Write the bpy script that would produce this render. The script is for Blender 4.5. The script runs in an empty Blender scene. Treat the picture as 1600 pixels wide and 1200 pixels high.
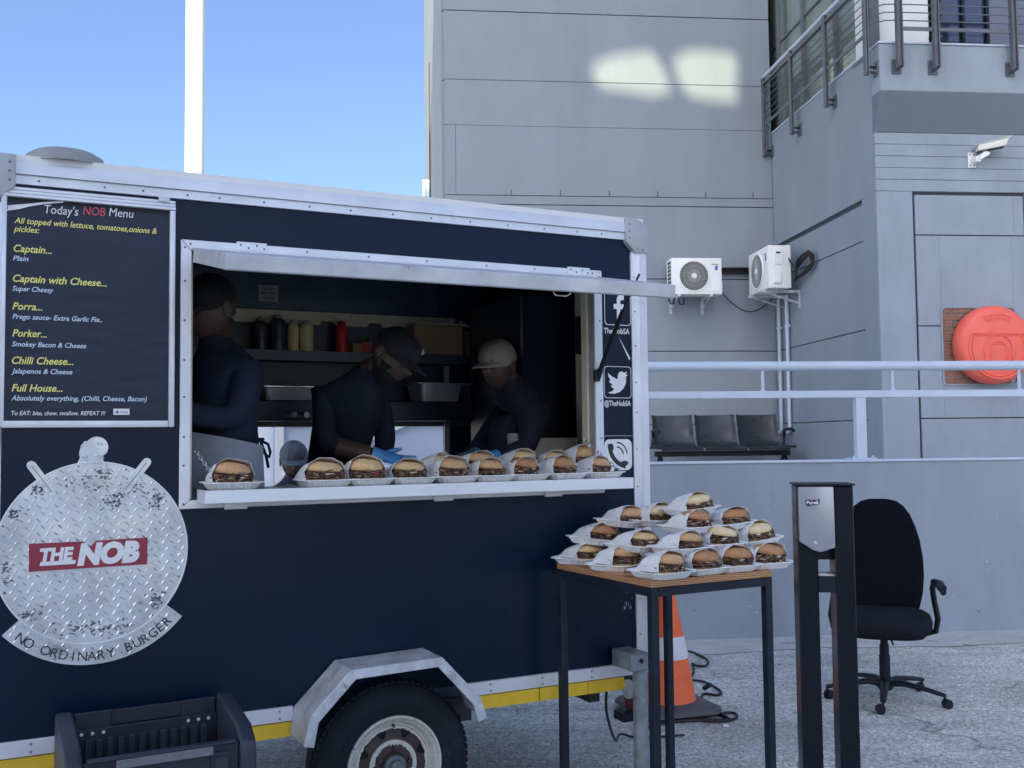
import bpy, bmesh, math, random
from mathutils import Vector, Matrix, Euler, noise
rad = math.radians
sc = bpy.context.scene
COL = sc.collection

# ------------------------------------------------------------------ camera, world, sun
PITCH, ROLL, FPX = rad(3.08), rad(-.61), 1600.0          # measured from the photograph's own perspective lines
def _cam_rows():
    R0 = Matrix(((1,0,0),(0,0,-1),(0,1,0)))
    c, s = math.cos(PITCH), math.sin(PITCH)
    P = Matrix(((1,0,0),(0,c,s),(0,-s,c)))
    c, s = math.cos(ROLL), math.sin(ROLL)
    return Matrix(((c,-s,0),(s,c,0),(0,0,1))) @ P @ R0
RM = _cam_rows()
CAM = Vector((0,0,1.5))
cd = bpy.data.cameras.new('camera'); cam = bpy.data.objects.new('camera', cd); COL.objects.link(cam)
cd.sensor_fit = 'HORIZONTAL'; cd.sensor_width = 36; cd.lens = 36*FPX/1600; cd.clip_start = .05; cd.clip_end = 1500
m3 = Matrix((RM[0], -RM[1], -RM[2])).transposed()
cam.matrix_world = Matrix.Translation(CAM) @ m3.to_4x4()
sc.camera = cam

SUN_AZ, SUN_EL = rad(-16), rad(35)                        # behind the photographer, a little to the left
SUNV = Vector((math.sin(SUN_AZ)*math.cos(SUN_EL), -math.cos(SUN_AZ)*math.cos(SUN_EL), math.sin(SUN_EL)))
w = bpy.data.worlds.new('World'); sc.world = w; w.use_nodes = True
nt = w.node_tree; bg = nt.nodes['Background']
sky = nt.nodes.new('ShaderNodeTexSky'); sky.sky_type = 'NISHITA'; sky.sun_disc = False
sky.sun_elevation = SUN_EL; sky.sun_rotation = math.pi - SUN_AZ
sky.air_density = .7; sky.dust_density = 3.5; sky.ozone_density = 4.5
nt.links.new(sky.outputs[0], bg.inputs[0]); bg.inputs[1].default_value = .15
sd = bpy.data.lights.new('sun', 'SUN'); sd.energy = 3.4; sd.angle = rad(.4); sd.color = (1,.9,.58)
so = bpy.data.objects.new('sun', sd); COL.objects.link(so)
so.rotation_euler = SUNV.to_track_quat('Z', 'Y').to_euler()
sc.view_settings.view_transform = 'Standard'; sc.view_settings.look = 'None'
sc.view_settings.exposure = 1.1; sc.view_settings.gamma = 1
try: sc.view_settings.use_curve_mapping = False
except Exception: pass

# ------------------------------------------------------------------ measuring helpers
def ray(x, y): return RM.transposed() @ Vector(((x-800)/FPX, (y-600)/FPX, 1))
def hit(x, y, P, n):
    d = ray(x, y); return CAM + d*((Vector(P)-CAM).dot(n)/d.dot(n))
def gpt(x, y, z=0): return hit(x, y, (0,0,z), Vector((0,0,1)))
class Frame:
    def __init__(s, o, yaw):
        s.o = Vector(o); s.yaw = rad(yaw)
        s.u = Vector((math.cos(s.yaw), math.sin(s.yaw), 0)); s.v = Vector((-math.sin(s.yaw), math.cos(s.yaw), 0))
    def w(s, x, y, z): return s.o + s.u*x + s.v*y + Vector((0,0,z))
    def px(s, x, y, off=0):                               # photograph point -> (x, z) on the plane y = off
        p = hit(x, y, s.o + s.v*off, s.v) - s.o; return p.dot(s.u), p.z
    def side(s, x, y, off=0):                             # on the plane x = off -> (y, z)
        p = hit(x, y, s.o + s.u*off, s.u) - s.o; return p.dot(s.v), p.z
TR = Frame((-.4613, 3.95, 0), 26.77)
BK = Frame((3.7368, 14.4, 0), 5.7)

# ------------------------------------------------------------------ materials
def N(nt, t, **k):
    n = nt.nodes.new(t)
    for a, b in k.items(): setattr(n, a, b)
    return n
MATS = {}
def mat(name, c, rough=.6, metal=0, var=0, vs=3, c2=None, bump=0, bs=40, spec=.5, stain=None, st=.55, ss=2, alpha=None, trans=0, coat=0, sub=0, rvar=0, aniso=None):
    if name in MATS: return MATS[name]
    m = bpy.data.materials.new(name); m.use_nodes = True; nt = m.node_tree; L = nt.links
    b = nt.nodes['Principled BSDF']
    b.inputs['Roughness'].default_value = rough; b.inputs['Metallic'].default_value = metal
    b.inputs['Specular IOR Level'].default_value = spec
    if coat: b.inputs['Coat Weight'].default_value = coat; b.inputs['Coat Roughness'].default_value = .08
    if trans: b.inputs['Transmission Weight'].default_value = trans
    if sub: b.inputs['Subsurface Weight'].default_value = sub; b.inputs['Subsurface Radius'].default_value = (.01,.006,.004)
    col = (*c, 1)
    b.inputs['Base Color'].default_value = col
    tc = N(nt, 'ShaderNodeTexCoord')
    mp = N(nt, 'ShaderNodeMapping'); L.new(tc.outputs['Object'], mp.inputs[0])
    if aniso: mp.inputs['Scale'].default_value = aniso
    out = None
    if var or c2:
        n = N(nt, 'ShaderNodeTexNoise'); n.inputs['Scale'].default_value = vs; n.inputs['Detail'].default_value = 8; n.inputs['Roughness'].default_value = .62
        L.new(mp.outputs[0], n.inputs[0])
        r = N(nt, 'ShaderNodeValToRGB'); L.new(n.outputs[0], r.inputs[0])
        r.color_ramp.elements[0].position = .32; r.color_ramp.elements[1].position = .68
        if c2: a, z = (*c2,1), col
        else: a, z = tuple(v*(1-var) for v in c)+(1,), tuple(min(1,v*(1+var)) for v in c)+(1,)
        r.color_ramp.elements[0].color = a; r.color_ramp.elements[1].color = z
        out = r.outputs[0]
    if stain:
        n = N(nt, 'ShaderNodeTexNoise'); n.inputs['Scale'].default_value = ss; n.inputs['Detail'].default_value = 10; n.inputs['Roughness'].default_value = .7
        L.new(mp.outputs[0], n.inputs[0])
        r = N(nt, 'ShaderNodeValToRGB'); L.new(n.outputs[0], r.inputs[0])
        r.color_ramp.elements[0].position = st; r.color_ramp.elements[1].position = min(1, st+.09)
        r.color_ramp.elements[0].color = (0,0,0,1); r.color_ramp.elements[1].color = (1,1,1,1)
        mx = N(nt, 'ShaderNodeMix', data_type='RGBA'); L.new(r.outputs[0], mx.inputs[0])
        if out: L.new(out, mx.inputs[6])
        else: mx.inputs[6].default_value = col
        mx.inputs[7].default_value = (*stain, 1); out = mx.outputs[2]
    if out: L.new(out, b.inputs['Base Color'])
    if rvar:
        n = N(nt, 'ShaderNodeTexNoise'); n.inputs['Scale'].default_value = vs*1.7; n.inputs['Detail'].default_value = 6
        L.new(mp.outputs[0], n.inputs[0])
        mr = N(nt, 'ShaderNodeMapRange'); mr.inputs[1].default_value = .3; mr.inputs[2].default_value = .7
        mr.inputs[3].default_value = max(.02, rough-rvar); mr.inputs[4].default_value = min(1, rough+rvar)
        L.new(n.outputs[0], mr.inputs[0]); L.new(mr.outputs[0], b.inputs['Roughness'])
    if bump:
        n = N(nt, 'ShaderNodeTexNoise'); n.inputs['Scale'].default_value = bs; n.inputs['Detail'].default_value = 6
        L.new(mp.outputs[0], n.inputs[0])
        bp = N(nt, 'ShaderNodeBump'); bp.inputs['Strength'].default_value = bump; bp.inputs['Distance'].default_value = .01
        L.new(n.outputs[0], bp.inputs['Height']); L.new(bp.outputs[0], b.inputs['Normal'])
    MATS[name] = m; return m

M_navy = mat('navy_panel', (.0022,.0125,.037), .34, var=.12, vs=1.2, rvar=.1, bump=.16, bs=1.6, spec=.22, stain=(.008,.02,.046), st=.62, ss=3)
M_alu = mat('brushed_aluminium', (.76,.78,.82), .42, .3, var=.09, vs=5, stain=(.36,.38,.4), st=.66, ss=9, bump=.05, bs=60, rvar=.12)
M_alu2 = mat('old_aluminium', (.64,.66,.7), .48, .4, var=.16, vs=6, stain=(.3,.31,.32), st=.6, ss=11, bump=.08, bs=50, rvar=.14)
M_galv = mat('galvanised_steel', (.58,.61,.65), .5, .35, var=.28, vs=14, stain=(.2,.2,.2), st=.62, ss=12, bump=.12, bs=40, rvar=.15)
M_yel = mat('yellow_reflector', (.88,.58,.03), .45, stain=(.22,.17,.08), st=.66, ss=14, var=.1, vs=8)
M_black = mat('black_plastic', (.011,.014,.021), .45, spec=.3, var=.2, vs=9, bump=.05, bs=120)
M_blackg = mat('black_gloss', (.005,.007,.013), .28, var=.2, vs=4, rvar=.08, spec=.3, coat=.06)
M_steelblk = mat('black_painted_steel', (.015,.022,.036), .45, spec=.25, var=.3, vs=12, bump=.04, bs=90, stain=(.03,.035,.04), st=.72, ss=20)
M_rub = mat('tyre_rubber', (.013,.017,.026), .75, spec=.25, var=.25, vs=7, bump=.1, bs=60, stain=(.05,.048,.045), st=.62, ss=6)
M_rim = mat('chalky_white_rim', (.62,.6,.54), .5, var=.12, vs=20, stain=(.09,.055,.045), st=.58, ss=26)
M_rimd = mat('primer_brown', (.05,.035,.035), .65, var=.3, vs=22, stain=(.5,.48,.42), st=.7, ss=30)
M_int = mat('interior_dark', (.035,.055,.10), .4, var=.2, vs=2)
M_cream = mat('cream_trim', (.8,.74,.54), .5, var=.08, vs=6, stain=(.35,.32,.24), st=.66, ss=9)
M_stl = mat('stainless', (.5,.5,.5), .28, .9, var=.1, vs=6, rvar=.1)
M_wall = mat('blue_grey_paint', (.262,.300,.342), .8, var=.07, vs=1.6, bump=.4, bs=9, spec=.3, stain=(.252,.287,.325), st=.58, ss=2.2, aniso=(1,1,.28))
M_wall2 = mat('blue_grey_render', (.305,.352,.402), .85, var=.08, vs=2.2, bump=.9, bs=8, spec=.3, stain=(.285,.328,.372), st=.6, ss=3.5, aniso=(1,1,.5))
M_groove = mat('joint_shadow_gap', (.09,.1,.12), .9)
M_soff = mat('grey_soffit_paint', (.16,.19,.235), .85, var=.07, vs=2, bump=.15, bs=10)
M_white = mat('white_coat', (.86,.86,.83), .45, var=.03, vs=4)
M_whitew = mat('white_render', (.8,.8,.78), .8, var=.04, vs=1.3, bump=.15, bs=12)
M_rail = mat('painted_rail', (.55,.62,.72), .45, var=.05, vs=5, rvar=.1, stain=(.4,.43,.48), st=.66, ss=7)
M_post = mat('dark_grey_steel', (.115,.125,.145), .5, var=.12, vs=8)
M_foam = mat('white_pulp', (.92,.92,.91), .55, var=.02, vs=30, sub=.1)
M_paper = mat('greaseproof_paper', (.92,.92,.92), .5, var=.05, vs=25, bump=.7, bs=32, sub=.15)
M_bun = [mat('bun_tan', (.80,.49,.25), .6, var=0, vs=60, c2=(.60,.31,.13), stain=(.78,.6,.38), st=.56, ss=160, bump=.25, bs=160),
         mat('bun_brown', (.62,.32,.14), .6, c2=(.42,.19,.075), vs=60, stain=(.62,.38,.2), st=.58, ss=160, bump=.25, bs=160),
         mat('bun_gold', (.88,.63,.32), .6, c2=(.70,.42,.18), vs=60, stain=(.84,.7,.46), st=.56, ss=150, bump=.25, bs=160),
         mat('bun_pale', (.90,.75,.47), .6, c2=(.76,.55,.27), vs=50, stain=(.86,.78,.55), st=.58, ss=120, bump=.2, bs=140)]
M_patty = mat('seared_beef', (.085,.04,.025), .5, c2=(.025,.012,.01), vs=90, stain=(.2,.11,.07), st=.62, ss=120, bump=1, bs=120)
M_onion = mat('fried_onion', (.3,.17,.1), .35, c2=(.12,.05,.03), vs=70, bump=.2, bs=80)
M_onion2 = mat('pale_onion', (.58,.44,.3), .35, c2=(.35,.2,.12), vs=60)
M_mayo = mat('sauce', (.8,.72,.5), .3)
M_bacon = mat('pink_bacon', (.55,.2,.15), .4, c2=(.35,.1,.08), vs=60)
M_orange = mat('orange_cone', (1,.165,.045), .5, var=.1, vs=9, stain=(.4,.09,.05), st=.63, ss=10, bump=.05)
M_refl = mat('white_sleeve', (.75,.76,.78), .4, var=.06, vs=16, stain=(.45,.45,.45), st=.68, ss=14)
M_red = mat('orange_red_shell', (.92,.15,.10), .42, var=.06, vs=4, stain=(.8,.13,.09), st=.66, ss=6, bump=.05, bs=20)
M_brick = mat('red_brick', (.33,.17,.11), .85, c2=(.2,.11,.085), vs=9, bump=.5, bs=60)
M_fab = mat('black_fabric', (.006,.0075,.012), .92, spec=.1, var=.2, vs=40, bump=.25, bs=300)
M_seatfab = mat('charcoal_fabric', (.015,.017,.024), .95, spec=.15, var=.15, vs=40, bump=.3, bs=300)
M_rubcab = mat('black_cable', (.01,.01,.011), .5)
M_txtw = mat('white_vinyl', (.9,.9,.9), .5, var=.05, vs=30)
M_txtb = mat('pale_blue_vinyl', (.66,.79,.92), .5)
M_txty = mat('yellow_vinyl', (.95,.88,.25), .5)
M_txtr = mat('red_vinyl', (.8,.10,.15), .5)
M_txtk = mat('black_vinyl', (.02,.02,.025), .5)
M_maroon = mat('crimson_vinyl', (.33,.03,.06), .38, var=.1, vs=12)
M_tread = mat('chequer_plate', (.85,.87,.9), .24, .8, var=.1, vs=5, stain=(.33,.34,.35), st=.6, ss=7, rvar=.14)
M_plateworn = mat('chequer_plate_print', (.66,.69,.72), .36, .5, var=.2, vs=7, stain=(.2,.21,.23), st=.625, ss=9, rvar=.12, bump=.06, bs=30)
M_skin = mat('dark_skin', (.085,.048,.036), .5, var=.1, vs=20, sub=.1)
M_cloth = mat('black_cloth', (.006,.010,.024), .85, var=.3, vs=8, bump=1, bs=9)
M_cloth2 = mat('dark_blue_cloth', (.014,.022,.05), .85, var=.3, vs=7, bump=1, bs=8)
M_apron = mat('grey_apron', (.30,.32,.37), .9, var=.14, vs=5, bump=1, bs=7)
M_glove = mat('blue_nitrile', (.1,.33,.66), .4, var=.08, vs=20, bump=.12, bs=50)
M_glovek = mat('teal_grey_glove', (.08,.15,.2), .45)
M_capc = mat('cream_cap', (.27,.24,.19), .85, var=.06, vs=20)
M_capg = mat('slate_cap', (.09,.105,.135), .8, var=.1, vs=18)
M_bench = mat('bench_steel', (.03,.034,.042), .33, .3, var=.2, vs=5, rvar=.1)
M_board = mat('cardboard', (.42,.3,.19), .8, var=.1, vs=7)
M_glass = mat('greenish_glass', (.22,.28,.24), .06, .3, var=.4, vs=.7, coat=.6, spec=.8)
M_glassd = mat('dark_blue_glass', (.02,.03,.07), .08, .1, spec=.8, coat=.5)
M_glassb = mat('slate_blue_blind', (.14,.16,.21), .35, var=.05, vs=3)
M_leaf = mat('leaf_green', (.05,.085,.03), .6, c2=(.02,.035,.012), vs=9)
M_leafy = mat('yellow_leaf', (.42,.4,.1), .6, c2=(.2,.24,.06), vs=6)
M_conc = mat('pale_concrete', (.5,.5,.48), .9, var=.12, vs=5, bump=.6, bs=30, stain=(.2,.2,.2), st=.58, ss=6)

def asphalt():
    m = bpy.data.materials.new('worn_asphalt'); m.use_nodes = True; nt = m.node_tree; L = nt.links
    b = nt.nodes['Principled BSDF']; b.inputs['Roughness'].default_value = .88; b.inputs['Specular IOR Level'].default_value = .3
    tc = N(nt, 'ShaderNodeTexCoord'); P = tc.outputs['Object']
    def noi(s, d=6, r=.6):
        n = N(nt, 'ShaderNodeTexNoise'); n.inputs['Scale'].default_value = s; n.inputs['Detail'].default_value = d; n.inputs['Roughness'].default_value = r
        L.new(P, n.inputs[0]); return n.outputs[0]
    def ramp(o, stops):
        r = N(nt, 'ShaderNodeValToRGB'); L.new(o, r.inputs[0]); e = r.color_ramp.elements
        while len(e) < len(stops): e.new(.5)
        for i, (p, c) in enumerate(stops): e[i].position = p; e[i].color = (*c,1) if isinstance(c, tuple) else (c,c,c,1)
        return r.outputs[0]
    v = N(nt, 'ShaderNodeTexVoronoi'); v.inputs['Scale'].default_value = 82; L.new(P, v.inputs['Vector'])
    chips = ramp(v.outputs['Color'], [(0,(.25,.25,.225)),(.3,(.50,.50,.455)),(.7,(.68,.68,.62)),(1,(.94,.93,.85))])
    big = ramp(noi(.7, 10, .65), [(.36,.74),(.64,1.12)])
    mp2 = N(nt, 'ShaderNodeMapping'); mp2.inputs['Scale'].default_value = (.5,3.2,1); mp2.inputs['Rotation'].default_value = (0,0,-.1); L.new(P, mp2.inputs[0])
    sn = N(nt, 'ShaderNodeTexNoise'); sn.inputs['Scale'].default_value = 2.2; sn.inputs['Detail'].default_value = 9; L.new(mp2.outputs[0], sn.inputs[0])
    streak = ramp(sn.outputs[0], [(.34,.88),(.62,1.1)])
    fine = ramp(noi(34, 5, .8), [(.32,.76),(.66,1.2)])
    m0 = N(nt, 'ShaderNodeMix', data_type='RGBA', blend_type='MULTIPLY'); m0.inputs[0].default_value = 1; L.new(chips, m0.inputs[6]); L.new(streak, m0.inputs[7])
    m1 = N(nt, 'ShaderNodeMix', data_type='RGBA', blend_type='MULTIPLY'); m1.inputs[0].default_value = 1; L.new(m0.outputs[2], m1.inputs[6]); L.new(big, m1.inputs[7])
    m2 = N(nt, 'ShaderNodeMix', data_type='RGBA', blend_type='MULTIPLY'); m2.inputs[0].default_value = 1; L.new(m1.outputs[2], m2.inputs[6]); L.new(fine, m2.inputs[7])
    oil = ramp(noi(1.7, 10, .7), [(.57,0.0),(.70,1.0)])
    m3 = N(nt, 'ShaderNodeMix', data_type='RGBA'); L.new(oil, m3.inputs[0]); L.new(m2.outputs[2], m3.inputs[6]); m3.inputs[7].default_value = (.26,.26,.255,1)
    mf = N(nt, 'ShaderNodeMath', operation='MULTIPLY'); L.new(oil, mf.inputs[0]); mf.inputs[1].default_value = .55; L.new(mf.outputs[0], m3.inputs[0])
    # hairline cracks: warped cell borders, kept only in some places
    dn = N(nt, 'ShaderNodeTexNoise'); dn.inputs['Scale'].default_value = 3; dn.inputs['Detail'].default_value = 6; L.new(P, dn.inputs[0])
    va = N(nt, 'ShaderNodeVectorMath', operation='MULTIPLY_ADD'); L.new(dn.outputs['Color'], va.inputs[0]); va.inputs[1].default_value = (.5,.5,0); L.new(P, va.inputs[2])
    cv_ = N(nt, 'ShaderNodeTexVoronoi', feature='DISTANCE_TO_EDGE'); cv_.inputs['Scale'].default_value = .55; L.new(va.outputs[0], cv_.inputs['Vector'])
    crack = ramp(cv_.outputs['Distance'], [(.0,.45),(.006,1.0)])
    keep = ramp(noi(.8, 3), [(.47,0.0),(.55,1.0)])
    mc = N(nt, 'ShaderNodeMix', data_type='RGBA', blend_type='MULTIPLY'); L.new(keep, mc.inputs[0]); L.new(m3.outputs[2], mc.inputs[6]); L.new(crack, mc.inputs[7])
    L.new(mc.outputs[2], b.inputs['Base Color'])
    bp = N(nt, 'ShaderNodeBump'); bp.inputs['Strength'].default_value = .7; bp.inputs['Distance'].default_value = .004
    ad = N(nt, 'ShaderNodeMath', operation='ADD'); L.new(v.outputs['Distance'], ad.inputs[0]); L.new(noi(20, 8, .7), ad.inputs[1]); L.new(ad.outputs[0], bp.inputs['Height'])
    L.new(bp.outputs[0], b.inputs['Normal']); return m
M_asph = asphalt()

def woodmat():
    m = bpy.data.materials.new('pine_board'); m.use_nodes = True; nt = m.node_tree; L = nt.links
    b = nt.nodes['Principled BSDF']; b.inputs['Roughness'].default_value = .5
    tc = N(nt, 'ShaderNodeTexCoord'); mp = N(nt, 'ShaderNodeMapping'); mp.inputs['Scale'].default_value = (1,.35,2.2); L.new(tc.outputs['Object'], mp.inputs[0])
    wv = N(nt, 'ShaderNodeTexWave', wave_type='RINGS', rings_direction='SPHERICAL'); wv.inputs['Scale'].default_value = 22; wv.inputs['Distortion'].default_value = 5; wv.inputs['Detail'].default_value = 3
    L.new(mp.outputs[0], wv.inputs[0])
    r = N(nt, 'ShaderNodeValToRGB'); L.new(wv.outputs[0], r.inputs[0]); e = r.color_ramp.elements
    e[0].color = (.30,.125,.05,1); e[1].color = (.60,.34,.16,1); e[0].position = .1; e[1].position = .75
    L.new(r.outputs[0], b.inputs['Base Color']); return m
M_wood = woodmat()

# ------------------------------------------------------------------ mesh helpers
def rotz(a): return Matrix.Rotation(a, 4, 'Z')
class MB:
    def __init__(s): s.v = []; s.f = []; s.m = []
    def add(s, vs, fs, mi=0, M=None):
        k = len(s.v)
        for p in vs:
            p = Vector(p); s.v.append(tuple(M @ p) if M is not None else tuple(p))
        for f in fs: s.f.append(tuple(i+k for i in f)); s.m.append(mi)
        return s
    def box(s, x0, x1, y0, y1, z0, z1, mi=0, M=None):
        if x0 > x1: x0, x1 = x1, x0
        if y0 > y1: y0, y1 = y1, y0
        if z0 > z1: z0, z1 = z1, z0
        return s.add([(x0,y0,z0),(x1,y0,z0),(x1,y1,z0),(x0,y1,z0),(x0,y0,z1),(x1,y0,z1),(x1,y1,z1),(x0,y1,z1)],
              [(0,3,2,1),(4,5,6,7),(0,1,5,4),(1,2,6,5),(2,3,7,6),(3,0,4,7)], mi, M)
    def prism(s, poly, y0, y1, mi=0, M=None, ax='y'):      # polygon in (x,z) extruded along y; ax='x': (y,z) along x; ax='z': (x,y) along z
        n = len(poly)
        ar = sum(poly[i][0]*poly[(i+1)%n][1]-poly[(i+1)%n][0]*poly[i][1] for i in range(n))
        if ar < 0: poly = poly[::-1]
        if ax == 'y': a = [(p[0],y0,p[1]) for p in poly]; b = [(p[0],y1,p[1]) for p in poly]; fl = False
        elif ax == 'x': a = [(y1,p[0],p[1]) for p in poly]; b = [(y0,p[0],p[1]) for p in poly]; fl = False
        else: a = [(p[0],p[1],y1) for p in poly]; b = [(p[0],p[1],y0) for p in poly]; fl = False
        fs = [tuple(range(n)), tuple(range(2*n-1, n-1, -1))]+[(i, n+i, n+(i+1)%n, (i+1)%n) for i in range(n)]
        return s.add(a+b, fs, mi, M)
    def loft(s, rings, caps=True, mi=0, M=None, closed=True, loop=False):
        n = len(rings[0]); vs = [p for r in rings for p in r]; fs = []
        R_ = len(rings)
        for k in range(R_ if loop else R_-1):
            k2 = (k+1) % R_
            for i in range(n if closed else n-1):
                j = (i+1) % n; fs.append((k*n+i, k*n+j, k2*n+j, k2*n+i))
        if caps and not loop: fs.append(tuple(range(n))[::-1]); fs.append(tuple((R_-1)*n+i for i in range(n)))
        return s.add(vs, fs, mi, M)
    def lathe(s, prof, n=24, mi=0, M=None, a0=0, a1=2*math.pi, caps=False):
        rings = [[(r*math.cos(a0+(a1-a0)*i/n), r*math.sin(a0+(a1-a0)*i/n), z) for i in range(n)] for r, z in prof]
        return s.loft(rings, caps, mi, M)
    def cyl(s, p0, p1, r0, r1=None, n=12, mi=0, M=None, caps=True):
        return s.tube([p0, p1], [r0, r0 if r1 is None else r1], n, mi, M, caps)
    def tube(s, path, r, n=8, mi=0, M=None, caps=True, loop=False):
        P = [Vector(p) for p in path]; k = len(P)
        if not isinstance(r, (list, tuple)): r = [r]*k
        rings = []; up = None
        for i, p in enumerate(P):
            if loop: t = (P[(i+1)%k]-P[i-1])
            else: t = (P[min(i+1,k-1)]-P[max(i-1,0)])
            t = t.normalized() if t.length > 1e-9 else Vector((0,0,1))
            if up is None: up = t.orthogonal().normalized()
            else:
                up = up - t*up.dot(t); up = up.normalized() if up.length > 1e-6 else t.orthogonal().normalized()
            q = t.cross(up)
            rings.append([tuple(p+(up*math.cos(2*math.pi*j/n)+q*math.sin(2*math.pi*j/n))*r[i]) for j in range(n)])
        return s.loft(rings, caps, mi, M, loop=loop)
    def mesh(s, name, mats, smooth=35, bevel=0, seg=1):
        me = bpy.data.meshes.new(name); me.from_pydata(s.v, [], s.f)
        for m in (mats if isinstance(mats, (list, tuple)) else [mats]): me.materials.append(m)
        me.polygons.foreach_set('material_index', s.m)
        bm = bmesh.new(); bm.from_mesh(me)
        bmesh.ops.recalc_face_normals(bm, faces=bm.faces) if s.__dict__.get('recalc', True) else None
        if bevel:
            es = [e for e in bm.edges if len(e.link_faces) == 2 and e.calc_face_angle(0) > rad(30)]
            bmesh.ops.bevel(bm, geom=es, offset=bevel, segments=seg, profile=.6, affect='EDGES', clamp_overlap=True)
        bm.to_mesh(me); bm.free()
        if smooth:
            me.polygons.foreach_set('use_smooth', [True]*len(me.polygons)); me.set_sharp_from_angle(angle=rad(smooth))
        me.update(); return me
    def build(s, name, mats, parent=None, loc=None, rz=0, **k):
        return link(name, s.mesh(name, mats, **k), parent, loc, rz)
def link(name, me, parent=None, loc=None, rz=0):
    o = bpy.data.objects.new(name, me); COL.objects.link(o)
    if parent: o.parent = parent
    if loc is not None: o.location = loc
    if rz: o.rotation_euler = (0,0,rz)
    return o
def tag(o, label=None, cat=None, group=None, kind=None):
    if label: o['label'] = label
    if cat: o['category'] = cat
    if group: o['group'] = group
    if kind: o['kind'] = kind
    return o
def thing(name, label, cat, loc=(0,0,0), rz=0, group=None):
    o = bpy.data.objects.new(name, None); o.empty_display_size = .1; COL.objects.link(o)
    o.location = loc; o.rotation_euler = (0,0,rz); return tag(o, label, cat, group)
def kids(o): return [c for c in bpy.data.objects if c.parent == o]
def copy_tree(o, parent=None, table=None):
    if table is None:
        table = {}
        for c in bpy.data.objects:
            if c.parent: table.setdefault(c.parent.name, []).append(c)
    c = o.copy(); COL.objects.link(c); c.parent = parent
    for ch in table.get(o.name, []): copy_tree(ch, c, table)
    return c
def stuff(o): o['kind'] = 'stuff'; return o
def circ(r, n=24, a0=0, a1=2*math.pi, cx=0, cz=0):
    return [(cx+r*math.cos(a0+(a1-a0)*i/(n if abs(a1-a0-2*math.pi) < 1e-6 else n-1)), cz+r*math.sin(a0+(a1-a0)*i/(n if abs(a1-a0-2*math.pi) < 1e-6 else n-1))) for i in range(n)]
def rrect(x0, x1, z0, z1, r, n=5):
    p = []
    for cx, cz, a in ((x1-r,z1-r,0),(x0+r,z1-r,90),(x0+r,z0+r,180),(x1-r,z0+r,270)):
        for i in range(n): t = rad(a+90*i/(n-1)); p.append((cx+r*math.cos(t), cz+r*math.sin(t)))
    return p
def ring_strip(mb, outer, inner, y0, y1, mi=0, M=None):     # frame between two outlines with equal counts
    n = len(outer)
    rings = [[(p[0],y1,p[1]) for p in outer],[(p[0],y0,p[1]) for p in outer],[(p[0],y0,p[1]) for p in inner],[(p[0],y1,p[1]) for p in inner]]
    mb.loft(rings, False, mi, M, loop=True)
_tx = {}
def text_geo(s, shear=0, bold=0, space=1):
    key = (s, shear, bold, space)
    if key in _tx: return _tx[key]
    cu = bpy.data.curves.new('t', 'FONT'); cu.body = s; cu.shear = shear; cu.offset = bold; cu.space_character = space
    cu.resolution_u = 3; cu.fill_mode = 'FRONT'
    o = bpy.data.objects.new('t', cu); COL.objects.link(o)
    dg = bpy.context.evaluated_depsgraph_get(); dg.update()
    me = bpy.data.meshes.new_from_object(o.evaluated_get(dg))
    v = [tuple(x.co) for x in me.vertices]; f = [tuple(p.vertices) for p in me.polygons]
    bpy.data.objects.remove(o); bpy.data.meshes.remove(me); bpy.data.curves.remove(cu)
    _tx[key] = (v, f); return v, f
def put_text(mb, s, x0, x1, z0, h, y, mi=0, shear=0, bold=0, M=None, space=1, cap=.729):
    """cap height h, stretched to run from x0 to x1, baseline z0, on plane y facing -y"""
    v, f = text_geo(s, shear, bold, space)
    if not v: return
    a = min(p[0] for p in v); b = max(p[0] for p in v)
    k = (x1-x0)/(b-a) if x1 is not None else h/cap
    mb.add([(x0+(p[0]-a)*k, y, z0+p[1]*h/cap) for p in v], f, mi, M)

random.seed(7)
# ================================================================== SETTING
g = MB(); g.add([(-300,-300,0),(300,-300,0),(300,300,0),(-300,300,0)], [(0,1,2,3)])
tag(g.build('ground', M_asph, smooth=0), kind='structure')
# broken concrete strip along the low wall
g = MB(); R_ = random.Random(3)
top = []; bot = []
for i in range(121):
    x = -6+i*.1; top.append((x,-6.5)); bot.append((x, -6.5-.42-.12*noise.noise(Vector((x*1.1,0,0)))-.05*noise.noise(Vector((x*7,3,0)))-R_.random()*.015))
vs = [(a[0],a[1],.0) for a in top]+[(a[0],a[1],.0) for a in bot]
g.add([(p[0],p[1],.012 if i < 121 else .0045) for i, p in enumerate(vs)], [(i+121,i+122,i+1,i) for i in range(120)])
tag(g.build('wall_foot_concrete', M_conc, loc=BK.o, rz=BK.yaw, smooth=0), kind='structure')
g = MB(); g.box(-9,8,-6.32,-.02,.0,.95)
tag(g.build('raised_terrace', M_conc, loc=BK.o, rz=BK.yaw, smooth=0), kind='structure')

# ---------------- grey building (local frame: x along the wall, y away, z up)
bld = thing('grey_building', 'blue grey painted building with panel joints, corner balcony and long blank wall', 'building', BK.o, BK.yaw)
def bpart(mb, name, mats, parent=bld, **k): return mb.build(name, mats, parent, **k)
H_TOP = 13
g = MB()
g.prism([(-4.66,.04),(0,.04),(0,.5),(7.5,.5),(7.5,9.3),(-4.66-.09,9.3)], 0, H_TOP, 0, ax='z')
bpart(g, 'wall_core', M_groove, smooth=0)
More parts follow.
